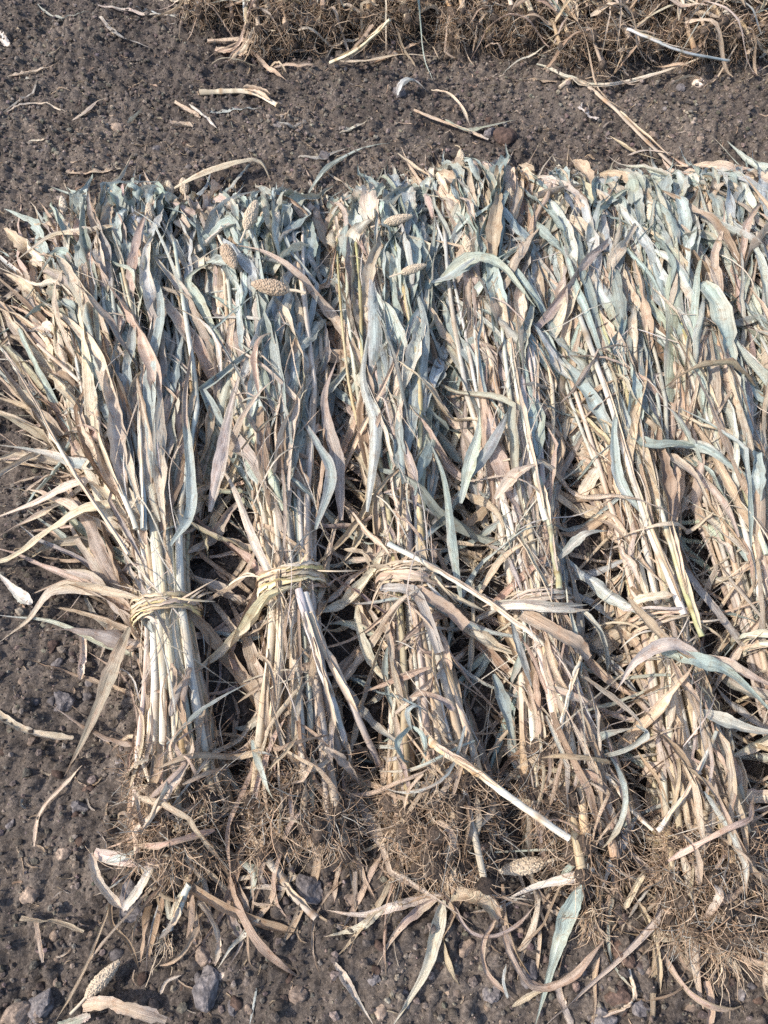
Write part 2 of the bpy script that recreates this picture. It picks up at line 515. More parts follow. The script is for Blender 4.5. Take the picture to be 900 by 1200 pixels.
def build_seed_meshes():
    out = []
    for v in range(5):
        cg = ('pale', 'straw', 'straw', 'tan', 'tan')[v]; b = Bag(); n = 430 + 30 * v; L, Rr = .074, .0135
        V, F = ICO2
        prof = lambda q: np.sin(np.pi * np.clip(q, .02, .98)) ** .55 * (1 - .35 * q)
        VV = V.copy(); q = VV[:, 1] * .5 + .5
        VV = np.stack([VV[:, 0], q, VV[:, 2]], -1); r = np.hypot(VV[:, 0], VV[:, 2]); f = np.where(r > 0, prof(q) / np.maximum(r, .05), 0)
        b.add(np.stack([VV[:, 0] * f * Rr * 1.07, q * L, VV[:, 2] * f * Rr * 1.07], -1), F, None, PAL[cg] * .85)
        v1, f1 = ICO1
        for k in range(n):
            q = np.clip((k + .5) / n + rng.normal(0, .012), .01, .99); a = k * 2.39996 + rng.normal(0, .22); rr = prof(q) * Rr * rng.uniform(.97, 1.07)
            c = np.array([math.cos(a) * rr, q * L, math.sin(a) * rr])
            out_d = np.array([math.cos(a), .5, math.sin(a)])
            s_ = rng.uniform(.0015, .0022)
            b.add(v1 * s_ * np.array([1, 1.25, 1]) + c * np.array([.97, 1, .97]), f1, rng.uniform(0, 9, (len(v1), 2)), (PAL[cg] * .95 if rng.random() < .8 else PAL['straw'] * .8) * rng.uniform(.8, 1.12))
        tube(b, np.array([[0, -.035, 0], [.001, -.015, .001], [0, .004, 0]]), .0024, PAL['straw'], ns=6)
        o = b.build('seed_head', M_SEED); me = o.data; bpy.data.objects.remove(o); out.append(me)
    return out


SEED = build_seed_meshes()


def seed_head(parent, pos, direction, base, scale=1.0, kind=None):
    o = bpy.data.objects.new('seed_head', SEED[rng.integers(3) if kind is None else kind]); COL.objects.link(o)
    q = Vector(direction).to_track_quat('Y', 'Z')
    o.rotation_mode = 'QUATERNION'; o.rotation_quaternion = q
    o.scale = (scale,) * 3
    if parent is not None:
        o.parent = parent; o.location = Vector(pos) - Vector(base)
    else: o.location = pos
    return o


def make_stalk(sh, root, base, a, b, top, rad, cA, cB, n=24, head=True, hf_gain=1.0, roots=22, s0j=None):
    """one stem of the bundle with its roots, and its seed head if it carries one"""
    s0 = rng.normal(0, .030) if s0j is None else s0j
    s = np.linspace(s0, top, n)
    tw = rng.normal(0, .35)
    r0 = math.hypot(a, b); th = math.atan2(b, a) + tw * (s - sh.stie)
    aa = r0 * np.cos(th); bb = r0 * np.sin(th)
    wob = .006 * np.sin(s * rng.uniform(5, 12) + rng.uniform(0, 6)) * np.clip(np.abs(s - sh.stie) * 5, 0, 1)
    P = sh.c(s) + sh.lat(s) * ((sh.w(s) - .008) * aa + wob)[:, None]
    hz = sh.h(s)
    P[:, 2] = gz_low(P[:, 0], P[:, 1]) * .5 + .006 + rad + np.maximum(hz - .02, .0) * (bb * .5 + .5) * hf_gain
    if b > .2: P[:, 2] += .024 * np.clip((s - sh.stie - .08) / .2, 0, 1) * np.clip((1.05 - s) / .3, 0, 1)
    t = np.linspace(0, 1, n)
    r = rad * (1.12 - .62 * t)
    node = (np.arange(n) % 5 == rng.integers(5))
    r = r * np.where(node, 1.12, 1)
    w = np.clip(t * .9 + rng.normal(0, .15, n), 0, 1)[:, None]
    C = cA * (1 - w) + cB * w
    C = np.where(node[:, None], C * np.array([.82, .72, .62]), C)
    C[t < .05] = C[t < .05] * np.array([.8, .72, .62])
    C = C * rng.uniform(.82, 1.06, (n, 1))
    bg = Bag(); tube(bg, P, r, C, ns=8)
    st = bg.build('stalk', M_STALK, root, base)
    if roots:
        rb = Bag(); ax = -sh.ax(max(s0, 0.0))
        V, F = rock(2, rng.uniform(.009, .017), 3, .9)
        rb.add(V + P[0] + ax * .004, F, None, (1, 1, 1), 1)
        fibres(rb, P[0], ax * 1.0 + np.array([0, 0, -.15]), roots, .022, .07, .75, .0007, ROOTC)
        rb.build('root_tuft', [M_ROOT, M_CLOD], st, base)
    if head:
        d = unit(P[-1] - P[-3]) + np.array([0, 0, rng.uniform(-.1, .2)])
        seed_head(st, P[-1] + np.array([0, 0, .004]) + d * .03, d, base, rng.uniform(.75, 1.05))
    return st, P


def make_tie(sh, root, base, mode, cols, ns=9, wide=1.0):
    st = sh.stie
    tie = None
    n = 46; bag = None
    A = sh.wtie + .007; Hh = float(sh.h(st)) / 2 + .007
    first = None
    for k in range(ns):
        off = ((k - ns / 2) * .0034 + rng.normal(0, .0022)) * wide * (.75 if ns > 9 else 1)
        tilt = rng.normal(0, .11) + (.08 if mode == 1 else -.10 if mode == 2 else 0)
        al = np.linspace(-.2, np.pi * 2 * rng.uniform(.96, 1.04), n) + rng.uniform(0, 6.28)
        grow = 1 + abs(rng.normal(0, .02)) + .012 * np.sin(3 * al + k)
        x = A * np.cos(al) * grow; z = Hh * np.sin(al) * grow
        s = st + (off + tilt * x + .003 * np.sin(2 * al + k * 2)) / sh.L
        P = sh.c(s) + sh.lat(s) * x[:, None]; P[:, 2] = Hh + .004 + z
        P[:, 2] = np.maximum(P[:, 2], gz_low(P[:, 0], P[:, 1]) + .002)
        b = Bag()
        c1 = pig(cols[k % len(cols)]); c2 = pig(cols[(k + 1) % len(cols)])
        rr = rng.uniform(.0014, .0030)
        P = P + rng.normal(0, .0009, P.shape)
        if k % 3 == 1:
            rad_d = unit(np.stack([np.zeros(n), np.zeros(n), P[:, 2] - Hh], -1) + (P - sh.c(np.full(n, st))) * np.array([1, 1, 0]))
            T_, S_, N_ = frames(P); rl = np.arctan2((rad_d * -S_).sum(1), (rad_d * N_).sum(1))
            ribbon(b, P + rad_d * .003, rng.uniform(.0025, .0055) * (1 + .4 * np.sin(al * 2.3 + k)), rl + .4 * np.sin(al * 1.7 + k), .8, c1, c2, nu=5, ruff=.2, crink=.9)
        else:
            tube(b, P, rr * (1 + .3 * np.sin(np.linspace(0, rng.uniform(15, 40), n) + k)), c1, c2, ns=6, flat=.7)
        if tie is None:
            tie = b.build('tie_band', M_STALK, root, base)
        else:
            b.build('strand', M_STALK, tie, base)
    for k in range(5):                                       # loose ends of the band
        b = Bag()
        al0 = rng.uniform(.3, 2.8); x = A * math.cos(al0); z = Hh + Hh * math.sin(al0) + .004
        p0 = sh.c(st + rng.normal(0, .012)) + sh.lat(st) * x; p0[2] = z
        hd = math.atan2(*(sh.lat(st)[1::-1])) + (0 if x > 0 else math.pi) + rng.normal(0, .6)
        L = rng.uniform(.03, .09)
        P = np.stack([p0 + np.array([math.cos(hd + .4 * q), math.sin(hd + .4 * q), 0]) * L * q + np.array([0, 0, .008 * math.sin(3 * q) - .03 * q * q]) for q in np.linspace(0, 1, 8)])
        ribbon(b, P, rng.uniform(.0015, .0045) * wprof(8, 'strip'), rng.normal(0, .6), .9, pig(cols[k % len(cols)]), pig('straw'), nu=3)
        b.build('strand', M_STALK, tie, base)
    return tie


def leaf_cols(g):
    """pigments of one blade; g = chance that it is still blue-green"""
    if rng.random() < g:
        a = rng.choice(['blue', 'blue', 'bluepale', 'green', 'palegreen'], p=[.38, .22, .18, .12, .10])
        b = rng.choice(['bluepale', 'straw', 'pale', 'grey', 'blue', 'mauve'], p=[.32, .14, .10, .18, .20, .06])
    else:
        a = rng.choice(['straw', 'pale', 'pink', 'mauve', 'tan', 'grey', 'brown'], p=[.29, .17, .22, .14, .09, .06, .03])
        b = rng.choice(['straw', 'pink', 'tan', 'brown', 'pale', 'bluepale'], p=[.28, .25, .18, .1, .14, .05])
    return pig(a), pig(b)


def populate(sh, idx, root, base, n_leaf, n_low, n_shred, n_stalk, hero=(), cheap=False):
    # stems
    stalks = []
    for k in range(n_stalk):
        rr = math.sqrt((k + .5) / n_stalk); th = k * 2.39996 + rng.normal(0, .25)
        a, b = rr * math.cos(th), rr * math.sin(th)
        top = rng.uniform(.72, 1.05)
        u = rng.random()
        cA = pig('white' if u < .16 else 'pale' if u < .55 else 'straw' if u < .82 else 'mauve')
        cB = pig('bluepale' if u < .4 else 'blue' if u < .55 else 'straw' if u < .75 else 'yellowgreen' if u < .83 else 'pale')
        stalks.append(make_stalk(sh, root, base, a, b, top, rng.uniform(.0040, .0072) * (1.2 if rng.random() < .12 else 1), cA, cB,
                                 head=rng.random() < .11, roots=(30 if not cheap else 16)))
    items = []
    def put(score, fn):
        b = Bag(); P = fn(b); items.append((score * (1.0 if in_view(P[len(P) // 2]) else .05), b))
    # blades of the upper half
    for k in range(n_leaf):
        s = rng.uniform(sh.stie + .06, 1.02) ** .92
        a = np.clip(rng.normal(0, .55), -1.1, 1.1)
        p = sh.c(s) + sh.lat(s) * sh.w(s) * a
        ax = sh.ax(s); hd = math.atan2(ax[1], ax[0])
        fan = -a * (sh.whead - sh.wtie) / (sh.L * .7)
        yaw = fan + rng.normal(0, .19) - a * rng.uniform(0, .35)
        L = np.clip(rng.normal(.38, .11), .14, .62)
        if s + L / sh.L > 1.10: L = max(.08, (1.085 + rng.normal(0, .04) - s) * sh.L * rng.uniform(.45, 1.25))
        g = sh.green * np.clip((s - .25) / .30, .05, 1.05) * math.exp(-((a - sh.green_c) / .8) ** 2) + .05
        cA, cB = leaf_cols(min(g * 1.08, .97))
        lay = rng.random() ** .6
        W = np.clip(rng.normal(.0142, .0050), .004, .026) * (.75 if s < .45 else 1)
        put(L * W * (lay ** 2), lambda b: blade(b, p, hd + yaw, L, W, .35 + .62 * lay, .004 + .022 * lay * rng.random(), rng.normal(0, .20) - .2 * a * rng.random(),
            rng.uniform(0, .028), cA, cB, nu=5, ruff=.16))
    # dry leaves folded out sideways
    for k in range(n_low):
        s = rng.uniform(.02, .62) if not cheap else rng.uniform(0, .28); side = rng.choice([-1, 1])
        a = side * rng.uniform(.5, 1.05)
        p = sh.c(s) + sh.lat(s) * sh.w(s) * a
        ax = sh.ax(s); hd = math.atan2(ax[1], ax[0])
        yaw = -side * rng.uniform(.15, 1.25) if cheap or rng.random() < .72 else -side * rng.uniform(1.3, 2.9)
        L = np.clip(rng.normal(.23, .09), .08, .45); W = np.clip(rng.normal(.0085, .004), .002, .018)
        cA, cB = leaf_cols(.10 if idx < 3 or cheap else .26)
        put(L * W * .8, lambda b: blade(b, p, hd + yaw, L, W, rng.uniform(.4, 1), .004 + .04 * rng.random() ** 2, side * rng.normal(.05, .5), rng.uniform(.0, .03), cA, cB,
            curl=rng.uniform(.2, 1.3), roll=rng.normal(0, .6) + rng.normal(0, 1.3) * np.linspace(0, 1, 20), ruff=.2))
    if idx == 0 and not cheap:                               # the left flank sprawls over the soil
        for k in range(120):
            s = rng.uniform(.20, .93); a = -rng.uniform(.3, 1.0)
            p = sh.c(s) + sh.lat(s) * sh.w(s) * a
            ax = sh.ax(s); hd = math.atan2(ax[1], ax[0]) + rng.uniform(.15, .55) + max(0, .62 - s) * rng.uniform(.3, 1.7)
            L = np.clip(rng.normal(.27, .08), .12, .45); W = np.clip(rng.normal(.0125, .004), .004, .022)
            if s > .75: L *= .7
            cA, cB = leaf_cols(.22)
            put(L * W * .9, lambda b: blade(b, p, hd, L, W, rng.uniform(.6, 1), .01, rng.normal(.15, .6), rng.uniform(.0, .05), cA, cB, curl=rng.uniform(.3, 1.5),
                roll=rng.normal(0, .5) + rng.normal(0, 1.3) * np.linspace(0, 1, 20), ruff=.2))
    # shreds of sheath along the stems
    shr = Bag()
    for k in range(n_shred):
        s = rng.uniform(-.02, .75) if rng.random() < .8 else rng.uniform(-.05, .12); a = rng.uniform(-1.0, 1.0)
        p = sh.c(s) + sh.lat(s) * sh.w(s) * a
        ax = sh.ax(s); hd = math.atan2(ax[1], ax[0]) + (0 if rng.random() < .65 else math.pi)
        if rng.random() < .25: hd += rng.normal(0, .8)
        if cheap and s < .12: s = rng.uniform(.12, .5); p = sh.c(s) + sh.lat(s) * sh.w(s) * a; hd = math.atan2(ax[1], ax[0])
        u = rng.random(); c = pig('pink' if u < .17 else 'mauve' if u < .42 else 'straw' if u < .66 else 'tan' if u < .8 else 'pale' if u < .92 else 'brown')
        blade(shr, p, hd + rng.normal(0, .14), rng.uniform(.05, .24), rng.uniform(.0015, .0065), rng.uniform(.85, 1.03), rng.uniform(.0, .012), rng.normal(0, .4),
              rng.uniform(0, .012), c, pig('tan'), kind='strip', n=9, nu=3)
    for k in range(58 if not cheap else 18):                                      # torn straw tangled in the roots
        s = rng.uniform(-.10, .08) if not cheap else rng.uniform(-.075, .03); a = rng.uniform(-.95, .95)
        p = sh.c(s) + sh.lat(s) * sh.w(s) * a
        u = rng.random(); c = pig('straw' if u < .28 else 'pale' if u < .36 else 'tan' if u < .7 else 'brown' if u < .8 else 'pink' if u < .93 else 'bluepale')
        blade(shr, p, rng.uniform(0, 6.28) if rng.random() < .5 and not cheap else rng.normal(-1.57, .7) if not cheap else rng.normal(3.14 * (k % 2), .5), rng.uniform(.05, .19), rng.uniform(.0012, .0062), rng.uniform(.4, 1.1), rng.uniform(0, .02),
              rng.normal(0, 1.0 if not cheap else .5), rng.uniform(0, .03), c, pig('tan'), kind='strip', n=12, nu=3)
    for k in range(100 if cheap else 0):
        s = rng.uniform(-.01, .22); a = rng.uniform(-1.1, 1.1); p = sh.c(s) + sh.lat(s) * sh.w(s) * a; ax = sh.ax(s)
        cA, cB = leaf_cols(.08)
        blade(shr, p, math.atan2(ax[1], ax[0]) + rng.normal(0, .6) * (1 if k % 4 else 2.0), rng.uniform(.10, .28), rng.uniform(.003, .011), rng.uniform(.98, 1.1), rng.uniform(0, .02), rng.normal(0, .4),
              rng.uniform(0, .02), cA, cB, n=12, nu=5)
    for k in range(70 if not cheap else 20):                 # thin fibres lying over everything
        s = rng.uniform(.02, .9); a = rng.uniform(-1.1, 1.1)
        p = sh.c(s) + sh.lat(s) * sh.w(s) * a; ax = sh.ax(s)
        blade(shr, p, math.atan2(ax[1], ax[0]) + rng.normal(0, .55) + (math.pi if rng.random() < .4 and s > .25 else 0), rng.uniform(.08, .30), rng.uniform(.0006, .0016), 1.02, rng.uniform(.004, .02),
              rng.normal(0, .5), rng.uniform(0, .03), pig('white' if k % 3 else 'pale'), pig('straw'), kind='strip', n=10, nu=3)
    o = shr.build('sheath_shred', M_LEAF, root, base)
    if o: o['kind'] = 'stuff'
    # shaggy root end: shreds hanging over the roots, among matted hairs and soil
    rm = Bag()
    for k in range(75 if not cheap else 75):
        s = rng.uniform(-.055, .05) + .024 * math.sin(idx * 2.4 + .6); a = rng.uniform(-.8, .8)
        p = sh.c(s) + sh.lat(s) * sh.w(s) * a
        hz = float(sh.h(s)) * math.sqrt(max(0, 1 - a * a * .9))
        p[2] = max(gz_low(p[0], p[1]) + .01, hz * rng.uniform(.1, 1.05 if not cheap else .85))
        fibres(rm, p, -sh.ax(max(s, 0)) * .8 + sh.lat(0.0) * a * .5, 24 if not cheap else 15, .02, .06, .9, .00068, ROOTC, 1.8, 6, .011)
        if rng.random() < .85:
            V, F = rock(2, rng.uniform(.006, .020), 4, .7); rm.add(V + p - np.array([0, 0, .006]), F, None, rng.uniform(.7, 1.1) * np.ones(3), 1)
    o = rm.build('root_mat', [M_ROOT, M_CLOD], root, base)
    if o: o['kind'] = 'stuff'
    items.sort(key=lambda q: -q[0])
    nl = 96 - len(hero)
    for sc_, b in items[:nl]: b.build('leaf', M_LEAF, root, base)
    rest = Bag()
    for sc_, b in items[nl:]:
        k = rest.n
        rest.v += b.v; rest.f += [f + k for f in b.f]; rest.uv += b.uv; rest.c += b.c; rest.m += b.m; rest.n += b.n
    o = rest.build('leaf_mass', M_LEAF, root, base)
    if o: o['kind'] = 'stuff'
    for hh in hero: hero_piece(hh, root, base)


def hero_path(pts, z, n=26):
    z = np.broadcast_to(z, len(pts)) if np.ndim(z) == 0 else np.interp(np.linspace(0, 1, len(pts)), np.linspace(0, 1, len(z)), z)
    return catmull(np.array([at(p[0], p[1], zz) for p, zz in zip(pts, z)]), n)


def hero_piece(h, root=None, base=(0, 0, 0), name=None):
    """one leaf or stem whose course the photograph shows: (kind, points, height(s), width in px, colours, roll, curl)"""
    kind, pts, z, wpx, ca, cb = h[:6]
    roll = h[6] if len(h) > 6 else 0.0; curl = h[7] if len(h) > 7 else .5
    P = hero_path(pts, z)
    P[:, 2] = smooth(np.maximum(P[:, 2], smooth(.55 * _look(_GM, P[:, 0], P[:, 1]) + .45 * _look(_G, P[:, 0], P[:, 1]), 2) + .001), 1)
    mid = pts[len(pts) // 2]
    W = wpx * pxsize(mid[1], P[len(P) // 2, 2]) * .5
    b = Bag()
    if kind == 'stem':
        n = len(P); P = P + np.cumsum(rng.normal(0, .0007, (n, 3)), 0) * np.array([1, 1, .3])
        nd = np.zeros(n); nd[rng.integers(3, 8)::9] = 1
        w_ = np.clip(np.linspace(0, 1, n) + rng.normal(0, .25, n), 0, 1)[:, None]
        cc = (pig(ca) * (1 - w_) + pig(cb) * w_) * np.where(nd[:, None] > 0, np.array([.62, .5, .4]), rng.uniform(.8, 1.05, (n, 1)))
        tube(b, P, W * .8 * np.linspace(1.05, .78, n) * (1 + .2 * nd + rng.normal(0, .05, n)), cc, ns=9, flat=.85)
        for q in range(3):                                   # a strip of sheath peeling off the stem
            i0 = rng.integers(0, n - 9); PP = P[i0:i0 + 9] + np.array([0, 0, W * .9]) + rng.normal(0, W * .5, 3) * np.linspace(0, 1, 9)[:, None] + np.array([0, 0, .006]) * (np.linspace(0, 1, 9) ** 2)[:, None]
            ribbon(b, PP, W * rng.uniform(.3, .8) * wprof(9, 'strip'), rng.normal(0, .5), 1.2, pig('straw'), pig('tan'), nu=3)
    else:
        n = len(P); t = np.linspace(0, 1, n)
        rl = roll + np.zeros(n) if np.ndim(roll) == 0 else np.interp(t, np.linspace(0, 1, len(roll)), roll)
        ribbon(b, P, W * (.9 if root is not None else .95) * wprof(n, {'leaf': 'leaf', 'strip': 'strip', 'torn': 'torn'}[kind]), rl, curl, pig(ca), pig(cb), ruff=.12, nu=7, edge=.35, tip=.35, crink=.55, rag=.13)
    nm = name or ('broken_stalk' if kind == 'stem' else 'leaf')
    mat = M_STALK if kind == 'stem' else M_LEAF
    return b.build(nm, mat, root, base if root is not None else tuple(P[0] * np.array([1, 1, 0])))


HERO = {0: [
    ('leaf', [(152, 735), (132, 785), (106, 850), (76, 910)], [.07, .05, .03, .012], 24, 'straw', 'tan', 0, .35),
    ('leaf', [(165, 702), (110, 690), (62, 692), (35, 725), (0, 755)], [.08, .06, .05, .03, .015], 20, 'straw', 'pale', [0, .8, -.4, .3]),
    ('leaf', [(150, 588), (100, 598), (60, 622), (10, 655), (-40, 660)], [.10, .09, .06, .04, .03], 22, 'straw', 'pale', [.2, -.5, .4]),
    ('leaf', [(130, 555), (80, 570), (40, 590), (-20, 612)], [.10, .08, .06, .03], 16, 'pale', 'tan'),
    ('leaf', [(160, 540), (100, 545), (50, 530), (-10, 520)], [.11, .1, .07, .04], 18, 'bluepale', 'straw', [.3, 0, -.6]),
    ('leaf', [(190, 778), (130, 757), (60, 728), (-10, 722)], [.03, .025, .03, .02], 11, 'palegreen', 'bluepale', [0, .6, 0]),
    ('leaf', [(195, 872), (232, 835), (262, 815), (296, 798)], [.125, .12, .115, .10], 9, 'blue', 'bluepale', .4),
    ('leaf', [(10, 312), (60, 278), (100, 274), (132, 265)][::-1], [.13, .12, .11, .08], 15, 'pale', 'white'),
    ('leaf', [(165, 590), (120, 430), (90, 385), (50, 355)], [.13, .14, .13, .11], 20, 'pale', 'straw', [.2, .5, -.2]),
    ('leaf', [(180, 560), (176, 450), (188, 350), (150, 265)], [.13, .14, .14, .10], 20, 'blue', 'bluepale', [0, .4, -.4]),
    ('stem', [(168, 620), (165, 480), (182, 370), (190, 290)], [.125, .13, .13, .1], 8, 'bluepale', 'white'),
    ('stem', [(160, 620), (120, 520), (105, 460), (45, 400)], [.12, .13, .12, .08], 7, 'white', 'pale'),
    ('stem', [(150, 650), (70, 530), (20, 440), (-10, 400)], [.11, .09, .06, .04], 5, 'pale', 'bluepale'),
    ('leaf', [(200, 640), (225, 590), (215, 470), (205, 400)], [.12, .13, .12, .1], 16, 'blue', 'grey')],
    1: [
    ('leaf', [(246, 600), (258, 540), (271, 475), (285, 425)], [.10, .13, .135, .13], 22, 'mauve', 'pale', [.1, -.3, .3], .8),
    ('leaf', [(290, 500), (305, 430), (312, 390), (308, 340)], [.135, .14, .13, .12], 24, 'bluepale', 'palegreen'),
    ('leaf', [(303, 460), (300, 420), (308, 395), (334, 388)], [.15, .16, .16, .14], 12, 'pink', 'pale', [.2, 1.0]),
    ('leaf', [(370, 620), (388, 560), (372, 520), (340, 470)], [.11, .11, .12, .12], 18, 'blue', 'grey'),
    ('leaf', [(240, 706), (280, 682), (296, 655), (308, 610)], [.05, .06, .08, .10], 15, 'tan', 'pink', .5),
    ('torn', [(300, 690), (270, 760), (275, 790), (282, 812)], [.06, .04, .03, .02], 12, 'pink', 'tan', 1),
    ('leaf', [(375, 773), (340, 790), (305, 805), (275, 826)], [.11, .10, .08, .04], 16, 'pink', 'tan', .3),
    ('leaf', [(310, 745), (285, 748), (260, 742), (235, 738)], [.03, .03, .025, .02], 11, 'blue', 'palegreen'),
    ('stem', [(357, 695), (380, 760), (410, 820), (445, 895)], [.12, .11, .09, .04], 12, 'white', 'mauve'),
    ('stem', [(350, 690), (372, 770), (395, 840), (408, 900)], [.125, .12, .10, .05], 12, 'white', 'bluepale'),
    ('leaf', [(330, 700), (300, 640), (275, 575), (255, 540)], [.12, .11, .10, .08], 14, 'pale', 'straw'),
    ('leaf', [(240, 372), (300, 372), (345, 385), (352, 430)], [.13, .15, .14, .12], 7, 'white', 'bluepale', .2),
    ('leaf', [(255, 395), (232, 350), (222, 325), (262, 300)], [.10, .12, .13, .1], 16, 'palegreen', 'straw')],
    2: [
    ('stem', [(455, 637), (520, 672), (570, 705), (620, 742), (672, 785)], [.12, .125, .12, .12, .10], 8, 'white', 'pale'),
    ('leaf', [(410, 817), (450, 802), (475, 792), (503, 782)][::-1], [.12, .11, .09, .05], 12, 'tan', 'straw', .4),
    ('leaf', [(450, 750), (420, 735), (400, 730), (380, 732)], [.05, .05, .04, .03], 13, 'palegreen', 'straw', .3),
    ('torn', [(515, 765), (490, 700), (470, 690), (445, 690)], [.12, .13, .13, .11], 14, 'mauve', 'grey'),
    ('torn', [(545, 735), (525, 715), (500, 700), (480, 688)], [.09, .11, .125, .13], 16, 'tan', 'pink'),
    ('leaf', [(482, 855), (478, 835), (490, 828), (495, 850)], [.13, .15, .15, .13], 9, 'bluepale', 'palegreen', .5),
    ('leaf', [(482, 850), (465, 870), (472, 890), (480, 893)], [.13, .15, .13, .12], 11, 'blue', 'palegreen', .5),
    ('leaf', [(482, 850), (495, 862), (498, 885), (490, 900)], [.13, .14, .13, .12], 9, 'blue', 'palegreen', -.5),
    ('leaf', [(400, 610), (395, 540), (380, 470), (395, 420)], [.08, .10, .11, .12], 20, 'mauve', 'pink'),
    ('leaf', [(430, 600), (440, 500), (425, 440), (440, 350)], [.12, .13, .14, .13], 18, 'bluepale', 'mauve', .2),
    ('leaf', [(470, 560), (490, 450), (498, 380), (480, 320)], [.12, .13, .14, .12], 20, 'blue', 'bluepale'),
    ('leaf', [(540, 700), (530, 640), (520, 560), (495, 500)], [.10, .10, .11, .11], 14, 'blue', 'grey', .4)],
    3: [
    ('leaf', [(510, 335), (550, 306), (585, 310), (628, 360)], [.13, .16, .16, .14], 26, 'palegreen', 'green', [.3, 0, -.4], .6),
    ('leaf', [(505, 330), (530, 320), (555, 305), (570, 300)], [.13, .15, .16, .15], 22, 'bluepale', 'blue', .3),
    ('leaf', [(540, 590), (552, 540), (560, 510), (562, 480)], [.12, .14, .15, .15], 20, 'blue', 'palegreen', .2),
    ('leaf', [(540, 570), (570, 530), (590, 495), (602, 470)], [.12, .14, .15, .14], 18, 'blue', 'green', -.2),
    ('leaf', [(580, 585), (600, 560), (618, 548), (636, 542)], [.14, .15, .15, .14], 20, 'pink', 'straw', .2),
    ('stem', [(640, 610), (620, 510), (605, 430), (598, 360)], [.13, .14, .14, .13], 9, 'white', 'palegreen'),
    ('stem', [(655, 690), (648, 650), (640, 600), (630, 560)], [.125, .13, .13, .13], 8, 'yellowgreen', 'palegreen'),
    ('leaf', [(655, 655), (675, 635), (690, 625), (712, 622)], [.12, .13, .14, .13], 18, 'grey', 'blue', .2),
    ('strip', [(575, 714), (610, 712), (650, 716), (690, 715)], [.10, .135, .135, .10], 10, 'white', 'pale', 0, .8),
    ('strip', [(572, 708), (615, 706), (655, 710), (688, 709)], [.09, .13, .13, .10], 8, 'mauve', 'white', 0, .8),
    ('strip', [(680, 716), (698, 735), (708, 760), (712, 790)], [.10, .10, .07, .03], 8, 'white', 'blue', .3),
    ('torn', [(612, 720), (650, 740), (675, 755), (690, 772)], [.12, .14, .13, .11], 22, 'tan', 'pink', .1),
    ('leaf', [(598, 725), (610, 765), (625, 805), (640, 838)], [.12, .10, .09, .07], 13, 'blue', 'grey', .2),
    ('leaf', [(578, 790), (588, 820), (596, 850), (606, 885)], [.05, .07, .08, .06], 22, 'blue', 'green', .3),
    ('leaf', [(640, 805), (665, 815), (690, 825), (695, 830)], [.13, .13, .12, .11], 14, 'pink', 'palegreen', .2),
    ('stem', [(655, 860), (665, 820), (672, 790), (680, 770)], [.12, .135, .13, .12], 6, 'white', 'pale'),
    ('leaf', [(560, 700), (585, 660), (610, 640), (640, 630)], [.06, .09, .11, .12], 12, 'straw', 'pink', .4)],
    4: [
    ('leaf', [(650, 886), (690, 870), (715, 860), (748, 852)], [.09, .10, .11, .12], 18, 'bluepale', 'mauve', .2),
    ('leaf', [(745, 850), (755, 862), (715, 884), (655, 882)], [.13, .13, .11, .08], 13, 'palegreen', 'bluepale', [.4, .8, .2]),
    ('leaf', [(680, 790), (715, 815), (745, 840), (757, 860)], [.12, .13, .13, .13], 12, 'straw', 'pale', .4),
    ('leaf', [(720, 812), (745, 775), (785, 757), (820, 770)][::-1], [.13, .15, .15, .12], 24, 'mauve', 'grey', [.2, -.2, .6]),
    ('leaf', [(775, 765), (820, 775), (860, 792), (915, 845)], [.13, .14, .13, .10], 26, 'blue', 'palegreen', [0, .2, -.2], .4),
    ('leaf', [(735, 700), (765, 735), (800, 765), (845, 792)], [.12, .14, .14, .13], 18, 'tan', 'pink', .1),
    ('leaf', [(820, 833), (850, 845), (880, 855), (930, 862)], [.12, .13, .13, .12], 24, 'mauve', 'pale', .1),
    ('leaf', [(830, 768), (860, 782), (890, 797), (930, 815)], [.12, .13, .13, .12], 18, 'pink', 'straw', .2),
    ('leaf', [(788, 775), (800, 800), (815, 815), (825, 835)], [.13, .14, .14, .12], 16, 'tan', 'straw', .3),
    ('stem', [(800, 720), (755, 605), (715, 470), (680, 370)], [.125, .13, .14, .14], 10, 'white', 'palegreen'),
    ('stem', [(822, 745), (795, 675), (770, 590), (742, 520)], [.12, .13, .13, .13], 8, 'yellowgreen', 'white'),
    ('stem', [(690, 905), (712, 912), (740, 945), (770, 973)], [.10, .11, .11, .11], 7, 'white', 'pale'),
    ('stem', [(770, 973), (790, 945), (815, 905), (836, 856)], [.11, .12, .13, .13], 7, 'white', 'palegreen'),
    ('strip', [(730, 716), (760, 712), (785, 713), (812, 712)], [.10, .13, .14, .12], 4, 'white', 'pale'),
    ('strip', [(742, 705), (765, 700), (790, 697)], [.12, .14, .14], 12, 'pale', 'straw'),
    ('leaf', [(750, 600), (725, 560), (720, 500), (728, 470)], [.13, .14, .15, .14], 16, 'blue', 'bluepale', .2),
    ('leaf', [(725, 500), (760, 520), (790, 520), (830, 525)], [.13, .15, .15, .13], 18, 'blue', 'green', [.2, -.3])],
    5: [
    ('leaf', [(765, 530), (790, 540), (815, 560), (835, 600)], [.11, .14, .14, .13], 20, 'pink', 'straw', .2),
    ('leaf', [(770, 520), (820, 522), (860, 548), (905, 578)], [.11, .14, .14, .12], 18, 'blue', 'palegreen', [.1, -.4]),
    ('torn', [(780, 640), (820, 690), (850, 730), (880, 765)], [.06, .08, .08, .07], 14, 'mauve', 'pink', .2),
    ('stem', [(900, 650), (870, 560), (845, 490), (800, 380)], [.12, .13, .13, .13], 8, 'palegreen', 'yellowgreen')],
    6: [], 7: []}

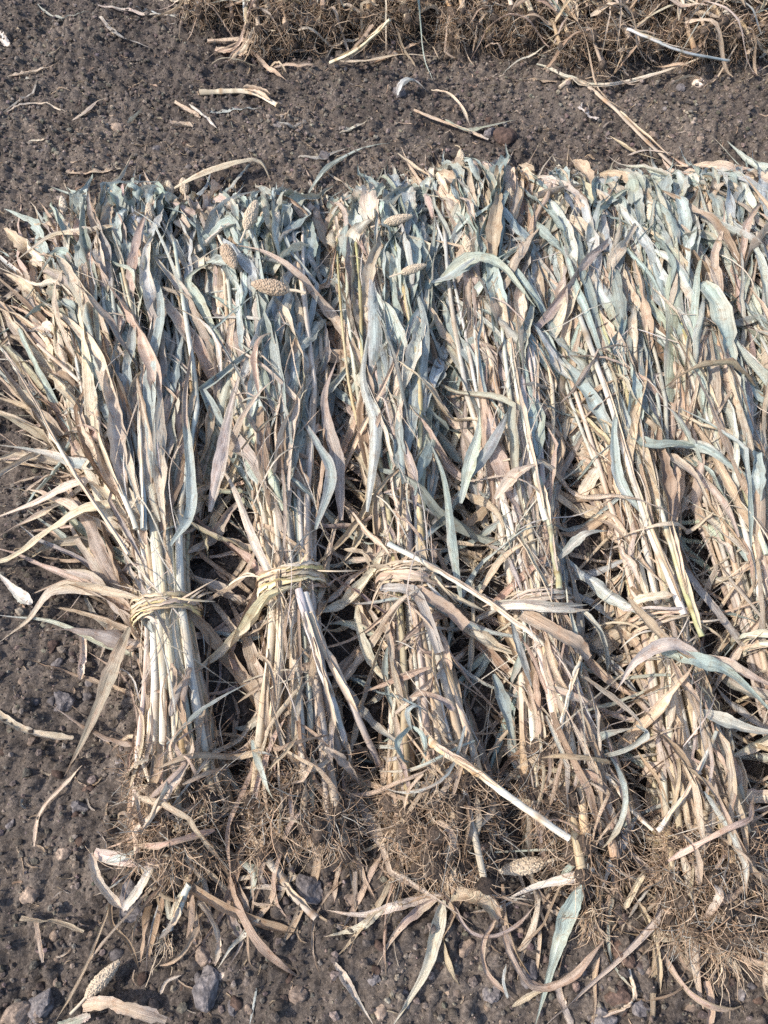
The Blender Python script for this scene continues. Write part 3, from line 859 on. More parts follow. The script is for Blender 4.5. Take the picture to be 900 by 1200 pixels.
S_LABEL = [
    'leftmost straw sheaf, twisted yellowish band, dry leaves splayed out left over bare soil',
    'sheaf of the near row with blue-green middle, two tan seed heads lying on its top',
    'sheaf with a broad pale straw band, third of the near row counted from the left',
    'pinkish straw sheaf crossed by thin white fibres, broad pale green leaf folded near its top',
    'sheaf whose tie is hidden by wide grey and blue leaves, roots at bottom right',
    'blue-green topped sheaf cut by the right edge, bare dark soil showing beside its stems',
    'sheaf running out of the picture at right, only its blue-green upper leaves in view',
    'last sheaf at the right edge, just the leafy tip inside the picture']
TIEC = [['straw', 'yellow', 'tan', 'straw', 'pink'], ['straw', 'pale', 'yellow', 'tan', 'straw'], ['straw', 'tan', 'pale', 'grey', 'straw'],
        ['pale', 'mauve', 'pink', 'straw'], ['straw', 'tan', 'grey', 'pink'], ['straw', 'tan', 'palegreen'], ['straw', 'tan'], ['straw', 'tan']]
SPEC = [(500, 58, 85, 64), (470, 58, 85, 62), (470, 64, 95, 62), (480, 84, 130, 56), (480, 90, 130, 56), (450, 70, 120, 46), (340, 30, 80, 24), (220, 10, 40, 18)]
SH_ROOT = []
for i, sh in enumerate(SHEAVES):
    base = sh.c(0.0); base[2] = 0.0
    root = tag(empty('grain_sheaf', base), S_LABEL[i], 'sheaf', 'sheaves laid side by side in the near row')
    populate(sh, i, root, base, *SPEC[i], hero=HERO[i])
    make_tie(sh, root, base, i % 3, TIEC[i], [11, 12, 12, 7, 6, 8, 7, 7][i], [1, 1.1, 1.15, .75, .8, 1, 1, 1][i])
    SH_ROOT.append((root, base))

# seed heads that lie out on top of the sheaves
for i, a, b, z, sc_ in [(1, (262, 288), (278, 318), .15, .95), (1, (338, 340), (292, 332), .155, 1.0), (1, (288, 268), (302, 232), .14, 1.15), (1, (322, 270), (326, 238), .12, .9),
                        (2, (470, 320), (500, 310), .15, .75), (2, (345, 418), (346, 398), .13, .6), (2, (450, 262), (475, 255), .13, .9), (3, (590, 262), (583, 228), .12, .9), (4, (690, 240), (640, 236), .10, .9),
                        (5, (765, 262), (762, 238), .11, .9), (0, (176, 260), (174, 236), .11, .8)]:
    z += .022 if a in ((262, 288), (338, 340), (288, 268), (470, 320)) else 0
    p = at(a[0], a[1], z); q = at(b[0], b[1], z + .004)
    o = seed_head(SH_ROOT[i][0], p, q - p, SH_ROOT[i][1], sc_, {(262, 288): 3, (338, 340): 3, (470, 320): 1, (345, 418): 3}.get(a))
    if a in ((262, 288), (338, 340)): o['label'] = 'plump tan seed head lying on the leaves'; o.scale = (sc_ * 1.3, sc_ * 1.05, sc_ * 1.3)

# ------------------------------------------------------------------ the row beyond
NB = 11
BACK = []
for k in range(NB):
    f = k / (NB - 1.0)
    px = 264 + 71 * k; py = 58 + 30 * f + rng.normal(0, 2)
    r0 = at(px, py, 0.0); r0[1] += .06 + rng.normal(0, .045)
    dirv = np.array([-.16 + rng.normal(0, .03), 1.0, 0]); dirv = dirv / np.linalg.norm(dirv)
    Pw = [r0, r0 + dirv * .36, r0 + dirv * .85, r0 + dirv * 1.35]
    sh = Sheaf.__new__(Sheaf)
    C = catmull(np.array(Pw), 120); dd = np.concatenate([[0], np.cumsum(np.linalg.norm(np.diff(C, axis=0), axis=1))])
    sh.s = dd / dd[-1]; sh.C = C; sh.L = dd[-1]; sh.stie = .36 / 1.35
    sh.whead, sh.hmid, sh.green, sh.green_c, sh.wroot, sh.wtie = .13, .13, .55, 0, .105 + .03 * rng.random(), .08
    h_old = sh.h
    sh.h = lambda s, q=h_old: q(s) * np.interp(s, [0, .3], [1.12, 1.0])
    BACK.append(sh)
bx0, by0 = -1.6, 2.0
HMB = heap(BACK, 420, 230, bx0, by0)
HM_front = HM
HM, HX0, HY0, HNX, HNY = HMB, bx0, by0, 420, 230
ORD = ['first', 'second', 'third', 'fourth', 'fifth', 'sixth', 'seventh', 'eighth', 'ninth', 'tenth', 'eleventh']
for k, sh in enumerate(BACK):
    base = sh.c(0.0); base[2] = 0
    root = tag(empty('grain_sheaf', base), f'brown root end of the {ORD[k]} sheaf from the left in the far row', 'sheaf', 'sheaves of the far row with their roots towards us')
    populate(sh, k, root, base, 80, 22, 150, 18, cheap=True)
    make_tie(sh, root, base, k % 3, ['straw', 'pale'])

# ------------------------------------------------------------------ loose leaves, stems and heads on the soil
LOOSE = [
    ('leaf', [(118, 26), (140, 42), (158, 49), (176, 56)], [.02, .03, .02, .012], 11, 'pale', 'white', [.2, .8, 0], .5, 'pale twisted leaf scrap on the bare soil at top left'),
    ('leaf', [(45, 8), (62, 20), (80, 23), (106, 20)], .015, 6, 'grey', 'bluepale', .2, .5, 'thin grey leaf curving over the soil in the top left corner'),
    ('leaf', [(118, 17), (150, 17), (180, 20), (212, 26)], .015, 8, 'pale', 'palegreen', .1, .5, 'long flat pale leaf reaching the left end of the far row'),
    ('torn', [(-4, 38), (4, 47), (11, 56)], .015, 9, 'white', 'pale', 0, .4, 'white leaf tip at the left edge near the top'),
    ('leaf', [(10, 91), (30, 87), (50, 82), (68, 74)], .015, 7, 'pale', 'tan', .2, .6, 'pale pointed leaf at left, below the white tip at the edge'),
    ('leaf', [(5, 131), (28, 116), (42, 108), (52, 95)], .015, 7, 'grey', 'mauve', .3, .6, 'forked grey leaf at the left edge of the bare soil'),
    ('strip', [(8, 131), (35, 122), (55, 124), (80, 133)], .014, 3, 'pale', 'straw', 0, .6, 'thin bowed straw beside the forked grey leaf'),
    ('leaf', [(85, 141), (100, 131), (112, 120), (127, 114)], .018, 10, 'pink', 'straw', .2, .9, 'curled pinkish leaf on the soil left of the middle'),
    ('leaf', [(150, 146), (158, 138), (169, 124)], .014, 6, 'grey', 'pale', .2, .6, 'short grey leaf scrap right of the curled pinkish leaf'),
    ('strip', [(34, 165), (45, 165), (54, 164)], .012, 3, 'pale', 'straw', 0, .6, 'tiny pale straw lying level on the soil at left'),
    ('stem', [(234, 109), (262, 108), (295, 110), (323, 125)], .018, 9, 'straw', 'pale', 0, .5, 'thick bent yellowish stalk on the bare soil between the rows'),
    ('torn', [(203, 121), (220, 130), (234, 138)], .016, 8, 'straw', 'tan', .2, 1.0, 'stubby straw scrap below the bent yellowish stalk'),
    ('strip', [(222, 122), (240, 136), (254, 150)], .022, 4, 'pale', 'white', 0, .6, 'narrow slanting straw crossing the stubby scraps'),
    ('leaf', [(243, 134), (268, 131), (290, 129), (310, 126)], .016, 6, 'bluepale', 'grey', .1, .6, 'narrow bluish leaf just under the bent yellowish stalk'),
    ('torn', [(199, 147), (213, 147), (226, 149)], .014, 8, 'pink', 'straw', .1, .8, 'short pink-brown scrap left of the crossed straws'),
    ('torn', [(78, 202), (100, 204), (120, 202), (141, 197)], .016, 7, 'tan', 'straw', .3, .9, 'orange-tan leaf just above the leftmost sheaf'),
    ('strip', [(80, 240), (95, 224), (112, 208)], .014, 4, 'brown', 'tan', .1, .6, 'dark brown strip above the leaf tips of the leftmost sheaf'),
    ('leaf', [(188, 229), (235, 203), (280, 188), (305, 189), (318, 214)], [.04, .06, .07, .06, .02], 13, 'straw', 'tan', [.3, .1, -.3], .5, 'long arching straw leaf rising above the two leftmost sheaves'),
    ('leaf', [(190, 264), (218, 240), (238, 222), (248, 203)], [.05, .04, .03, .02], 14, 'blue', 'bluepale', .3, .5, 'blue-grey leaf on soil between the tips of the leftmost two sheaves'),
    ('leaf', [(320, 148), (340, 153), (352, 149), (364, 144)], .014, 7, 'grey', 'pale', .2, .6, 'small grey leaf right of the bent yellowish stalk'),
    ('leaf', [(398, 156), (415, 151), (435, 142)], .014, 8, 'grey', 'straw', .3, .6, 'small greyish leaf mid soil above the third sheaf'),
    ('leaf', [(362, 226), (385, 198), (415, 180), (457, 169)], [.03, .03, .02, .015], 10, 'bluepale', 'grey', .3, .8, 'long grey leaf reaching up from between second and third sheaf tips'),
    ('leaf', [(350, 190), (375, 190), (390, 180), (415, 172)], .018, 10, 'grey', 'pale', .1, .8, 'grey leaf lying across the soil left of the long grey one'),
    ('leaf', [(466, 112), (472, 100), (484, 94), (500, 106)], [.02, .04, .04, .02], 12, 'bluepale', 'grey', .4, .5, 'crumpled bluish leaf standing up from the soil at middle top'),
    ('strip', [(505, 106), (525, 110), (540, 125), (551, 148)], [.02, .03, .03, .012], 5, 'straw', 'pale', .2, .8, 'thin hooked straw beside the crumpled bluish leaf'),
    ('torn', [(484, 131), (515, 142), (545, 153), (572, 164)], .015, 6, 'straw', 'grey', .1, .8, 'straight straw slanting below the thin hooked straw'),
    ('leaf', [(522, 140), (548, 152), (570, 148), (605, 140)], .016, 10, 'green', 'grey', .2, .6, 'dull green leaf on the soil right of the slanting straw'),
    ('stem', [(655, 107), (680, 98), (712, 120), (745, 152), (788, 192)], .014, 6, 'straw', 'mauve', 0, .6, 'long bent straw running down the soil at upper right'),
    ('torn', [(678, 128), (690, 136), (702, 138)], .014, 8, 'white', 'pale', .3, .8, 'small white husk on the soil beside the long bent straw'),
    ('leaf', [(715, 160), (742, 178), (775, 188)], .015, 6, 'straw', 'tan', .3, .9, 'tan leaf tangled at the lower end of the long bent straw'),
    ('strip', [(735, 182), (758, 176), (790, 180)], .02, 4, 'pale', 'straw', .2, .9, 'pale strip crossing the tangled tan leaf'),
    ('leaf', [(466, 180), (485, 196), (505, 207), (535, 216)], [.03, .04, .05, .08], 9, 'straw', 'pale', .3, .6, 'pale leaf pointing up left from the tips of the third sheaf'),
    ('leaf', [(660, 100), (715, 98), (775, 84), (822, 66), (828, 55)], [.02, .02, .02, .04, .06], 9, 'pale', 'straw', [0, .3, .9], .8, 'long pale leaf along the foot of the far row at right'),
    ('leaf', [(628, 78), (665, 96), (710, 100), (770, 88)], .018, 9, 'palegreen', 'pale', .1, .5, 'pale green leaf along the foot of the far row'),
    ('torn', [(243, 50), (285, 49), (320, 60), (372, 61)], .02, 8, 'straw', 'pale', .1, .9, 'straw leaf at the foot of the far row near its left end'),
    ('torn', [(252, 59), (275, 61), (290, 66)], .016, 13, 'tan', 'straw', .1, .4, 'broad tan leaf scrap at the foot of the far row'),
    ('leaf', [(390, 71), (425, 72), (470, 64), (520, 67)], .02, 8, 'straw', 'pale', .2, .8, 'tan leaf along the foot of the far row at its middle'),
    ('stem', [(387, 74), (412, 62), (435, 44), (456, 22)], [.02, .07, .14, .20], 6, 'pale', 'straw', 0, .6, 'pale stalk leaning up against the roots of the far row'),
    ('stem', [(735, 34), (765, 47), (800, 60), (852, 72)], [.22, .20, .17, .10], 5, 'white', 'bluepale', 0, .6, 'thin white stem slanting across the far row at right'),
    ('torn', [(-5, 835), (22, 853), (50, 862), (86, 865)], .015, 10, 'straw', 'pale', [.2, .5, 0], .8, 'curved straw leaf on bare soil left of the leftmost sheaf'),
    ('leaf', [(38, 707), (28, 700), (14, 688), (-6, 668)], .03, 19, 'white', 'palegreen', .2, .5, 'short broad white leaf tip at the left edge'),
    ('torn', [(97, 745), (98, 770), (94, 796)], .014, 10, 'pale', 'straw', .2, .9, 'upright straw scrap on bare soil beside the leftmost tie'),
    ('strip', [(40, 992), (46, 955), (70, 925), (98, 898)], .016, 6, 'straw', 'pale', .2, 1.0, 'bent straw on the soil left of the leftmost roots'),
    ('torn', [(24, 1076), (45, 1080), (65, 1080), (98, 1092)], .016, 7, 'tan', 'straw', [.3, 1.2, .2], .9, 'twisted tan leaf scrap at the lower left on bare soil'),
    ('torn', [(42, 1080), (46, 1105), (50, 1128)], .014, 6, 'straw', 'pale', .2, .8, 'thin strip hanging from the twisted tan scrap'),
    ('strip', [(128, 1062), (112, 1105), (92, 1150), (66, 1195)], .014, 5, 'tan', 'straw', .2, 1.2, 'long thin straw running down to the bottom left corner'),
    ('strip', [(132, 1040), (130, 1080), (150, 1105), (164, 1138)], .015, 6, 'tan', 'brown', .4, 1.0, 'wavy brown strip right of the long thin straw'),
    ('torn', [(97, 1178), (125, 1175), (155, 1183), (195, 1196)], [.015, .03, .03, .015], 20, 'straw', 'pale', [.1, -.6, .5], 1.2, 'broad crumpled straw leaf at the bottom edge on the left'),
    ('torn', [(68, 1203), (90, 1196), (106, 1190)], .014, 10, 'palegreen', 'pale', .1, .5, 'pale green leaf end at the bottom edge'),
    ('strip', [(106, 1000), (114, 1030), (130, 1052), (144, 1066)], [.04, .04, .03, .03], 11, 'pale', 'white', .3, .6, 'folded pale leaf making a V under the leftmost roots, its left half'),
    ('strip', [(144, 1066), (158, 1050), (170, 1030), (183, 1003)], [.03, .04, .05, .05], 12, 'white', 'pale', .1, .5, 'right half of the folded pale leaf under the leftmost roots'),
    ('strip', [(125, 1010), (165, 1000), (215, 975), (286, 948)], [.05, .07, .08, .07], 10, 'bluepale', 'white', .2, .9, 'long bluish white strip crossing the leftmost roots'),
    ('torn', [(110, 1000), (150, 1008), (190, 1010), (215, 1012)], [.03, .05, .05, .03], 16, 'pale', 'palegreen', .1, .5, 'broad pale leaf lying under the leftmost roots'),
    ('stem', [(282, 945), (305, 985), (328, 1020), (346, 1046), (376, 1076)], [.06, .05, .03, .02, .015], 14, 'pale', 'mauve', 0, .6, 'thick pale stalk sticking out of the leftmost root tangle'),
    ('leaf', [(346, 1045), (320, 1040), (295, 1040), (268, 1042)], .02, 8, 'pale', 'white', .1, .6, 'thin pale leaf branching left from the thick pale stalk'),
    ('stem', [(222, 1036), (212, 1062), (203, 1082), (192, 1100)], [.05, .04, .02, .014], 11, 'white', 'bluepale', 0, .6, 'short white stalk with bare roots below the leftmost sheaf'),
    ('leaf', [(310, 1070), (290, 1092), (272, 1110), (252, 1140)], [.03, .02, .02, .012], 9, 'white', 'pale', .2, .5, 'pale blade slanting down left, below the leftmost roots'),
    ('strip', [(226, 1070), (232, 1055), (250, 1080), (257, 1110), (252, 1132)], [.02, .03, .03, .02, .012], 10, 'pale', 'straw', [.4, 1.0, .2], .6, 'curled ribbon leaf looping below the leftmost roots'),
    ('leaf', [(262, 1062), (276, 1085), (282, 1105), (270, 1132)], [.03, .02, .02, .012], 12, 'mauve', 'pink', .3, .6, 'mauve leaf tip right of the curled ribbon leaf'),
    ('torn', [(215, 1035), (255, 1060), (300, 1080), (346, 1092)], [.04, .04, .03, .02], 15, 'tan', 'brown', .1, 1.3, 'folded brown leaf pointing right under the leftmost roots'),
    ('torn', [(195, 1050), (200, 1075), (210, 1050), (238, 1030)], [.02, .03, .03, .03], 8, 'pale', 'bluepale', .4, .8, 'narrow looped pale strip beside the short white stalk'),
    ('leaf', [(280, 1010), (297, 1020), (297, 1040), (292, 1058)], [.03, .03, .025, .02], 13, 'palegreen', 'bluepale', .2, .4, 'pale green blade under the brown roots of the leftmost sheaf'),
    ('leaf', [(392, 1127), (405, 1148), (418, 1170), (440, 1205)], .014, 13, 'pale', 'bluepale', .2, .5, 'single pale pointed leaf on bare soil at the bottom centre'),
    ('strip', [(302, 1157), (298, 1175), (292, 1203)], .012, 3, 'bluepale', 'white', 0, .6, 'thin whitish straw at the bottom edge left of centre'),
    ('strip', [(188, 1165), (196, 1150), (212, 1143)], .012, 4, 'pale', 'white', 0, .6, 'thin pale straw between stones at the bottom left'),
    ('leaf', [(683, 1036), (664, 1075), (650, 1120), (626, 1206)], [.05, .04, .03, .015], 27, 'blue', 'palegreen', [.2, 0, .1], .5, 'large blue-green leaf at the bottom, widest of the fallen leaves'),
    ('leaf', [(738, 1000), (768, 1035), (771, 1070), (730, 1118), (634, 1206)], [.06, .06, .05, .03, .015], 22, 'mauve', 'pale', [.2, .5, .1], .9, 'long curving mauve leaf right of the large blue-green one'),
    ('strip', [(590, 1085), (604, 1128), (628, 1156), (668, 1146), (708, 1102)], [.03, .03, .03, .04, .05], 14, 'straw', 'tan', [.2, .9, .3], .9, 'tan leaf curled into a hook left of the large blue-green one'),
    ('stem', [(500, 864), (520, 881), (560, 906), (612, 942), (665, 978)], [.13, .14, .14, .14, .13], 12, 'yellow', 'white', 0, .6, 'yellow and white broken stalk lying across the roots of two sheaves'),
    ('strip', [(450, 958), (490, 1010), (555, 1045), (625, 1055)], [.05, .03, .03, .03], 4, 'pale', 'white', 0, .6, 'thin pale thread of straw under the third sheaf roots'),
    ('leaf', [(697, 1018), (665, 1030), (625, 1040), (582, 1060)], [.06, .06, .04, .02], 15, 'pale', 'grey', [.1, .4], .6, 'flat pale leaf under the loose seed head at bottom right'),
    ('leaf', [(745, 958), (725, 990), (715, 1015), (705, 1042)], [.09, .08, .06, .03], 20, 'bluepale', 'mauve', .3, .6, 'bluish leaf hanging from the roots at bottom right'),
    ('strip', [(655, 1030), (690, 995), (715, 975), (748, 958)], [.05, .08, .09, .10], 9, 'blue', 'bluepale', .4, .9, 'narrow blue strip running up to the bluish hanging leaf'),
    ('leaf', [(772, 1032), (800, 1003), (830, 992), (860, 975), (910, 945)], [.05, .07, .09, .10, .11], 26, 'tan', 'pink', [.1, -.3, .2], .7, 'wide pinkish tan leaf crossing to the right edge over roots'),
    ('torn', [(765, 1096), (800, 1095), (845, 1094), (894, 1098)], [.03, .04, .04, .03], 17, 'pale', 'straw', .1, .6, 'level straw leaf over the roots at the bottom right'),
    ('strip', [(748, 1058), (762, 1090), (770, 1125), (773, 1164)], [.03, .03, .02, .013], 9, 'straw', 'tan', .2, 1.0, 'upright tan strip left of the lowest root tuft'),
    ('torn', [(826, 1150), (832, 1175), (830, 1203)], .014, 11, 'tan', 'straw', .2, .6, 'tan strip hanging below the lowest root tuft'),
    ('leaf', [(850, 1014), (868, 1021), (884, 1010), (890, 985)], [.07, .07, .08, .09], 11, 'bluepale', 'blue', .3, .6, 'small curled bluish leaf near the right edge over the roots'),
    ('strip', [(732, 1065), (745, 1040), (758, 1018)], [.03, .05, .06], 8, 'straw', 'pale', .2, .9, 'short straw strip left of the wide pinkish tan leaf'),
    ('strip', [(595, 1170), (590, 1150), (593, 1130)], .02, 4, 'bluepale', 'white', .2, .6, 'short upright bluish straw left of the hooked tan leaf'),
    ('stem', [(735, 1135), (740, 1165), (730, 1180), (690, 1190)], .014, 5, 'pale', 'tan', 0, .6, 'thin bent stem on the soil at the bottom right'),
    ('torn', [(652, 1150), (658, 1175), (672, 1206)], .016, 11, 'mauve', 'straw', .2, 1.0, 'mauve straw end at the bottom edge right of the large leaf'),
    ('strip', [(785, 1100), (800, 1120), (812, 1142)], .03, 7, 'tan', 'straw', .2, 1.0, 'short tan strip above the lowest root tuft'),
    ('torn', [(830, 1112), (850, 1125), (868, 1140)], .03, 12, 'pink', 'tan', .2, .6, 'short pink-brown strip at the right of the lowest root tuft'),
    ('leaf', [(600, 1180), (625, 1165), (640, 1160)], .014, 9, 'straw', 'pale', .2, .6, 'small straw scrap under the hooked tan leaf'),
]
for h in LOOSE:
    stem_ = h[0] == 'stem'
    o = hero_piece(h[:8], name='straw_stalk' if stem_ else 'dry_leaf')
    tag(o, h[8], 'stalk' if stem_ else 'leaf', 'loose straw on the soil')
    if 'with bare roots' in h[8]:
        rb = Bag(); p = at(192, 1100, .014)
        fibres(rb, p, np.array([.1, -1, -.1]), 26, .02, .06, .7, .0009, [PAL['straw'], PAL['tan']], 1.0)
        rb.build('root_tuft', M_ROOT, o, tuple(o.location))

# star-shaped withered shoot
base = at(522, 1046, 0)
shoot = tag(empty('withered_shoot', base), 'withered plant top with dry leaves spread like a star, in front of the third sheaf', 'plant')
for nm, h in [('stem', ('stem', [(526, 998), (527, 1020), (523, 1046)], [.05, .04, .03], 10, 'mauve', 'tan')),
              ('stem', ('stem', [(545, 985), (538, 1015), (526, 1042)], [.04, .04, .03], 7, 'tan', 'brown')),
              ('leaf', ('leaf', [(520, 1048), (470, 1060), (425, 1072), (378, 1066)], [.03, .03, .02, .02], 15, 'pale', 'straw', .1, .6)),
              ('leaf', ('leaf', [(450, 1066), (425, 1085), (405, 1092), (380, 1098)], [.03, .03, .02, .014], 13, 'pale', 'straw', .2, .5)),
              ('leaf', ('leaf', [(516, 1050), (485, 1070), (462, 1095), (440, 1134)], [.03, .03, .03, .014], 15, 'pink', 'straw', .3, .6)),
              ('leaf', ('leaf', [(520, 1055), (511, 1090), (497, 1140), (458, 1206)], [.03, .035, .03, .014], 24, 'pale', 'bluepale', [.1, .3, 0], .5)),
              ('leaf', ('torn', [(528, 1048), (550, 1050), (570, 1060), (584, 1078)], [.03, .045, .045, .03], 20, 'pink', 'tan', [.1, .4], .7)),
              ('leaf', ('strip', [(528, 1055), (548, 1090), (575, 1098), (605, 1085), (628, 1060)], [.03, .03, .03, .03, .03], 6, 'mauve', 'tan', .2, 1.1)),
              ('leaf', ('strip', [(580, 1078), (566, 1105), (570, 1140), (602, 1172)], [.03, .03, .02, .014], 8, 'tan', 'straw', .3, .9)),
              ('leaf', ('torn', [(520, 1050), (500, 1048), (475, 1056), (465, 1058)], [.03, .03, .03, .03], 8, 'straw', 'tan', .1, .6))]:
    hero_piece(h, shoot, base, nm)

o = seed_head(None, at(101, 1168, .018), at(140, 1126, .018) - at(101, 1168, .018), (0, 0, 0), .85, 1)
tag(o, 'pale seed head fallen on the bare soil in the bottom left corner', 'seed head', 'fallen seed heads')
p = at(640, 1010, .05); o = seed_head(None, p, at(590, 1020, .045) - p, (0, 0, 0), 1.0)
tag(o, 'pale seed head fallen below the roots at bottom right of centre', 'seed head', 'fallen seed heads')


# loose root tufts torn off, lying under the right-hand sheaves
for px, py, lab in [(840, 1120, 'loose brown root tuft lowest at the bottom right'), (690, 1085, 'small dark root tuft on the soil right of the loose seed head'), (625, 890, 'round brown root tuft between the third and fourth sheaves'),
                    (860, 1050, 'wide tan root tuft at the right edge')]:
    z = .02 if py > 1000 else .06
    p = at(px, py - 18, z); b = Bag()
    V, F = rock(3, .016, 3, .8); b.add(V + p, F, None, (1, 1, 1), 1)
    sc_ = 1.25 if px > 800 else .9
    fibres(b, p, np.array([.05, -1, .15]), 150, .03 * sc_, .075 * sc_, .8, .0009, [PAL['tan'], PAL['tan'] * 1.2, PAL['brown'] * 1.2, PAL['straw'] * .9], 1.0)
    oo = b.build('root_tuft', [M_ROOT, M_CLOD], None, tuple(p * np.array([1, 1, 0])))
    tag(oo, lab, 'root tuft', 'torn off root tufts')

# ------------------------------------------------------------------ soil
def axis_(a, b, d, far):
    core = np.arange(a, b, d); g = []
    x = d
    tot = 0
    while tot < far: x *= 1.35; tot += x; g.append(tot)
    g = np.array(g)
    return np.concatenate([(a - g)[::-1], core, core[-1] + g])


X = axis_(-1.35, 1.75, .0058, 60.0); Y = axis_(-.30, 2.75, .0058, 60.0)
GX, GY = np.meshgrid(X, Y, indexing='ij')
GZ = gz(GX, GY)
nx, ny = GX.shape
i = np.arange(nx - 1)[:, None] * ny + np.arange(ny - 1)[None]
F = np.stack([i, i + ny, i + ny + 1, i + 1], -1).reshape(-1, 4)
b = Bag(); b.add(np.stack([GX, GY, GZ], -1).reshape(-1, 3), F, None, (1, 1, 1))
o = b.build('soil_ground', M_SOIL); o['kind'] = 'structure'; o['label'] = 'dark crumbly ploughed soil'

# crumbs of earth and grit
b = Bag(); VV, FF = [], []
NC = 80000
cx = rng.uniform(-1.15, 1.5, NC); cy = rng.uniform(-.25, 2.5, NC) ** 1.0
r = np.clip(.0014 + rng.pareto(2.4, NC) * .0017, .0014, .0085); r[:14000] = rng.uniform(.003, .009, 14000) * rng.uniform(.6, 1, 14000)
cx[:14000] = rng.uniform(-1.6, 1.7, 14000); cy[:14000] = np.where(rng.random(14000) < .6, rng.uniform(1.5, 2.6, 14000), rng.uniform(-.25, 1.5, 14000))
keep = (Hs(cx, cy) < .02)
var = [rock(1, 1.0, 4, .8) for _ in range(24)]
for v_i, (V, Fc) in enumerate(var):
    idx = np.arange(v_i, NC, 24)
    P = np.stack([cx[idx], cy[idx], gz(cx[idx], cy[idx]) + r[idx] * .4], -1)
    V2 = (V[None] * r[idx][:, None, None] + P[:, None]).reshape(-1, 3)
    F2 = (Fc[None] + (np.arange(len(idx)) * len(V))[:, None, None]).reshape(-1, 3)
    tint = rng.uniform(.55, 1.1, (len(idx), 1)) * rng.uniform(.9, 2.1, (len(idx), 1)) * (1 + rng.normal(0, .04, (len(idx), 3)))
    b.add(V2, F2, None, np.repeat(tint, len(V), 0))
o = b.build('soil_crumbs', M_CRUMB, smooth=False); o['kind'] = 'stuff'; o['label'] = 'loose crumbs and grit of dark soil'; o['category'] = 'soil crumbs'

# chaff: tiny flecks of straw
b = Bag()
for k in range(2400):
    x, y = rng.uniform(-1.1, 1.4), rng.uniform(-.2, 2.4)
    a = rng.uniform(0, 6.28); L = rng.uniform(.004, .032) * (1 if rng.random() > .1 else 1.8)
    q = np.linspace(-.5, .5, 5)
    aa = a + rng.normal(0, .5) * q
    P = np.stack([x + np.cos(aa) * L * q, y + np.sin(aa) * L * q, 0 * q], -1); P[:, 2] = _look(_G, P[:, 0], P[:, 1]).mean() + .002
    u = rng.random()
    ribbon(b, P, rng.uniform(.0004, .0018) * np.ones(5), 0.0, .5, pig('straw' if u < .3 else 'pale' if u < .36 else 'tan' if u < .75 else 'grey' if u < .9 else 'brown') * .8, pig('tan'), nu=3)
o = b.build('straw_litter', M_LEAF); o['kind'] = 'stuff'; o['label'] = 'tiny flecks of straw strewn on the soil'; o['category'] = 'straw litter'

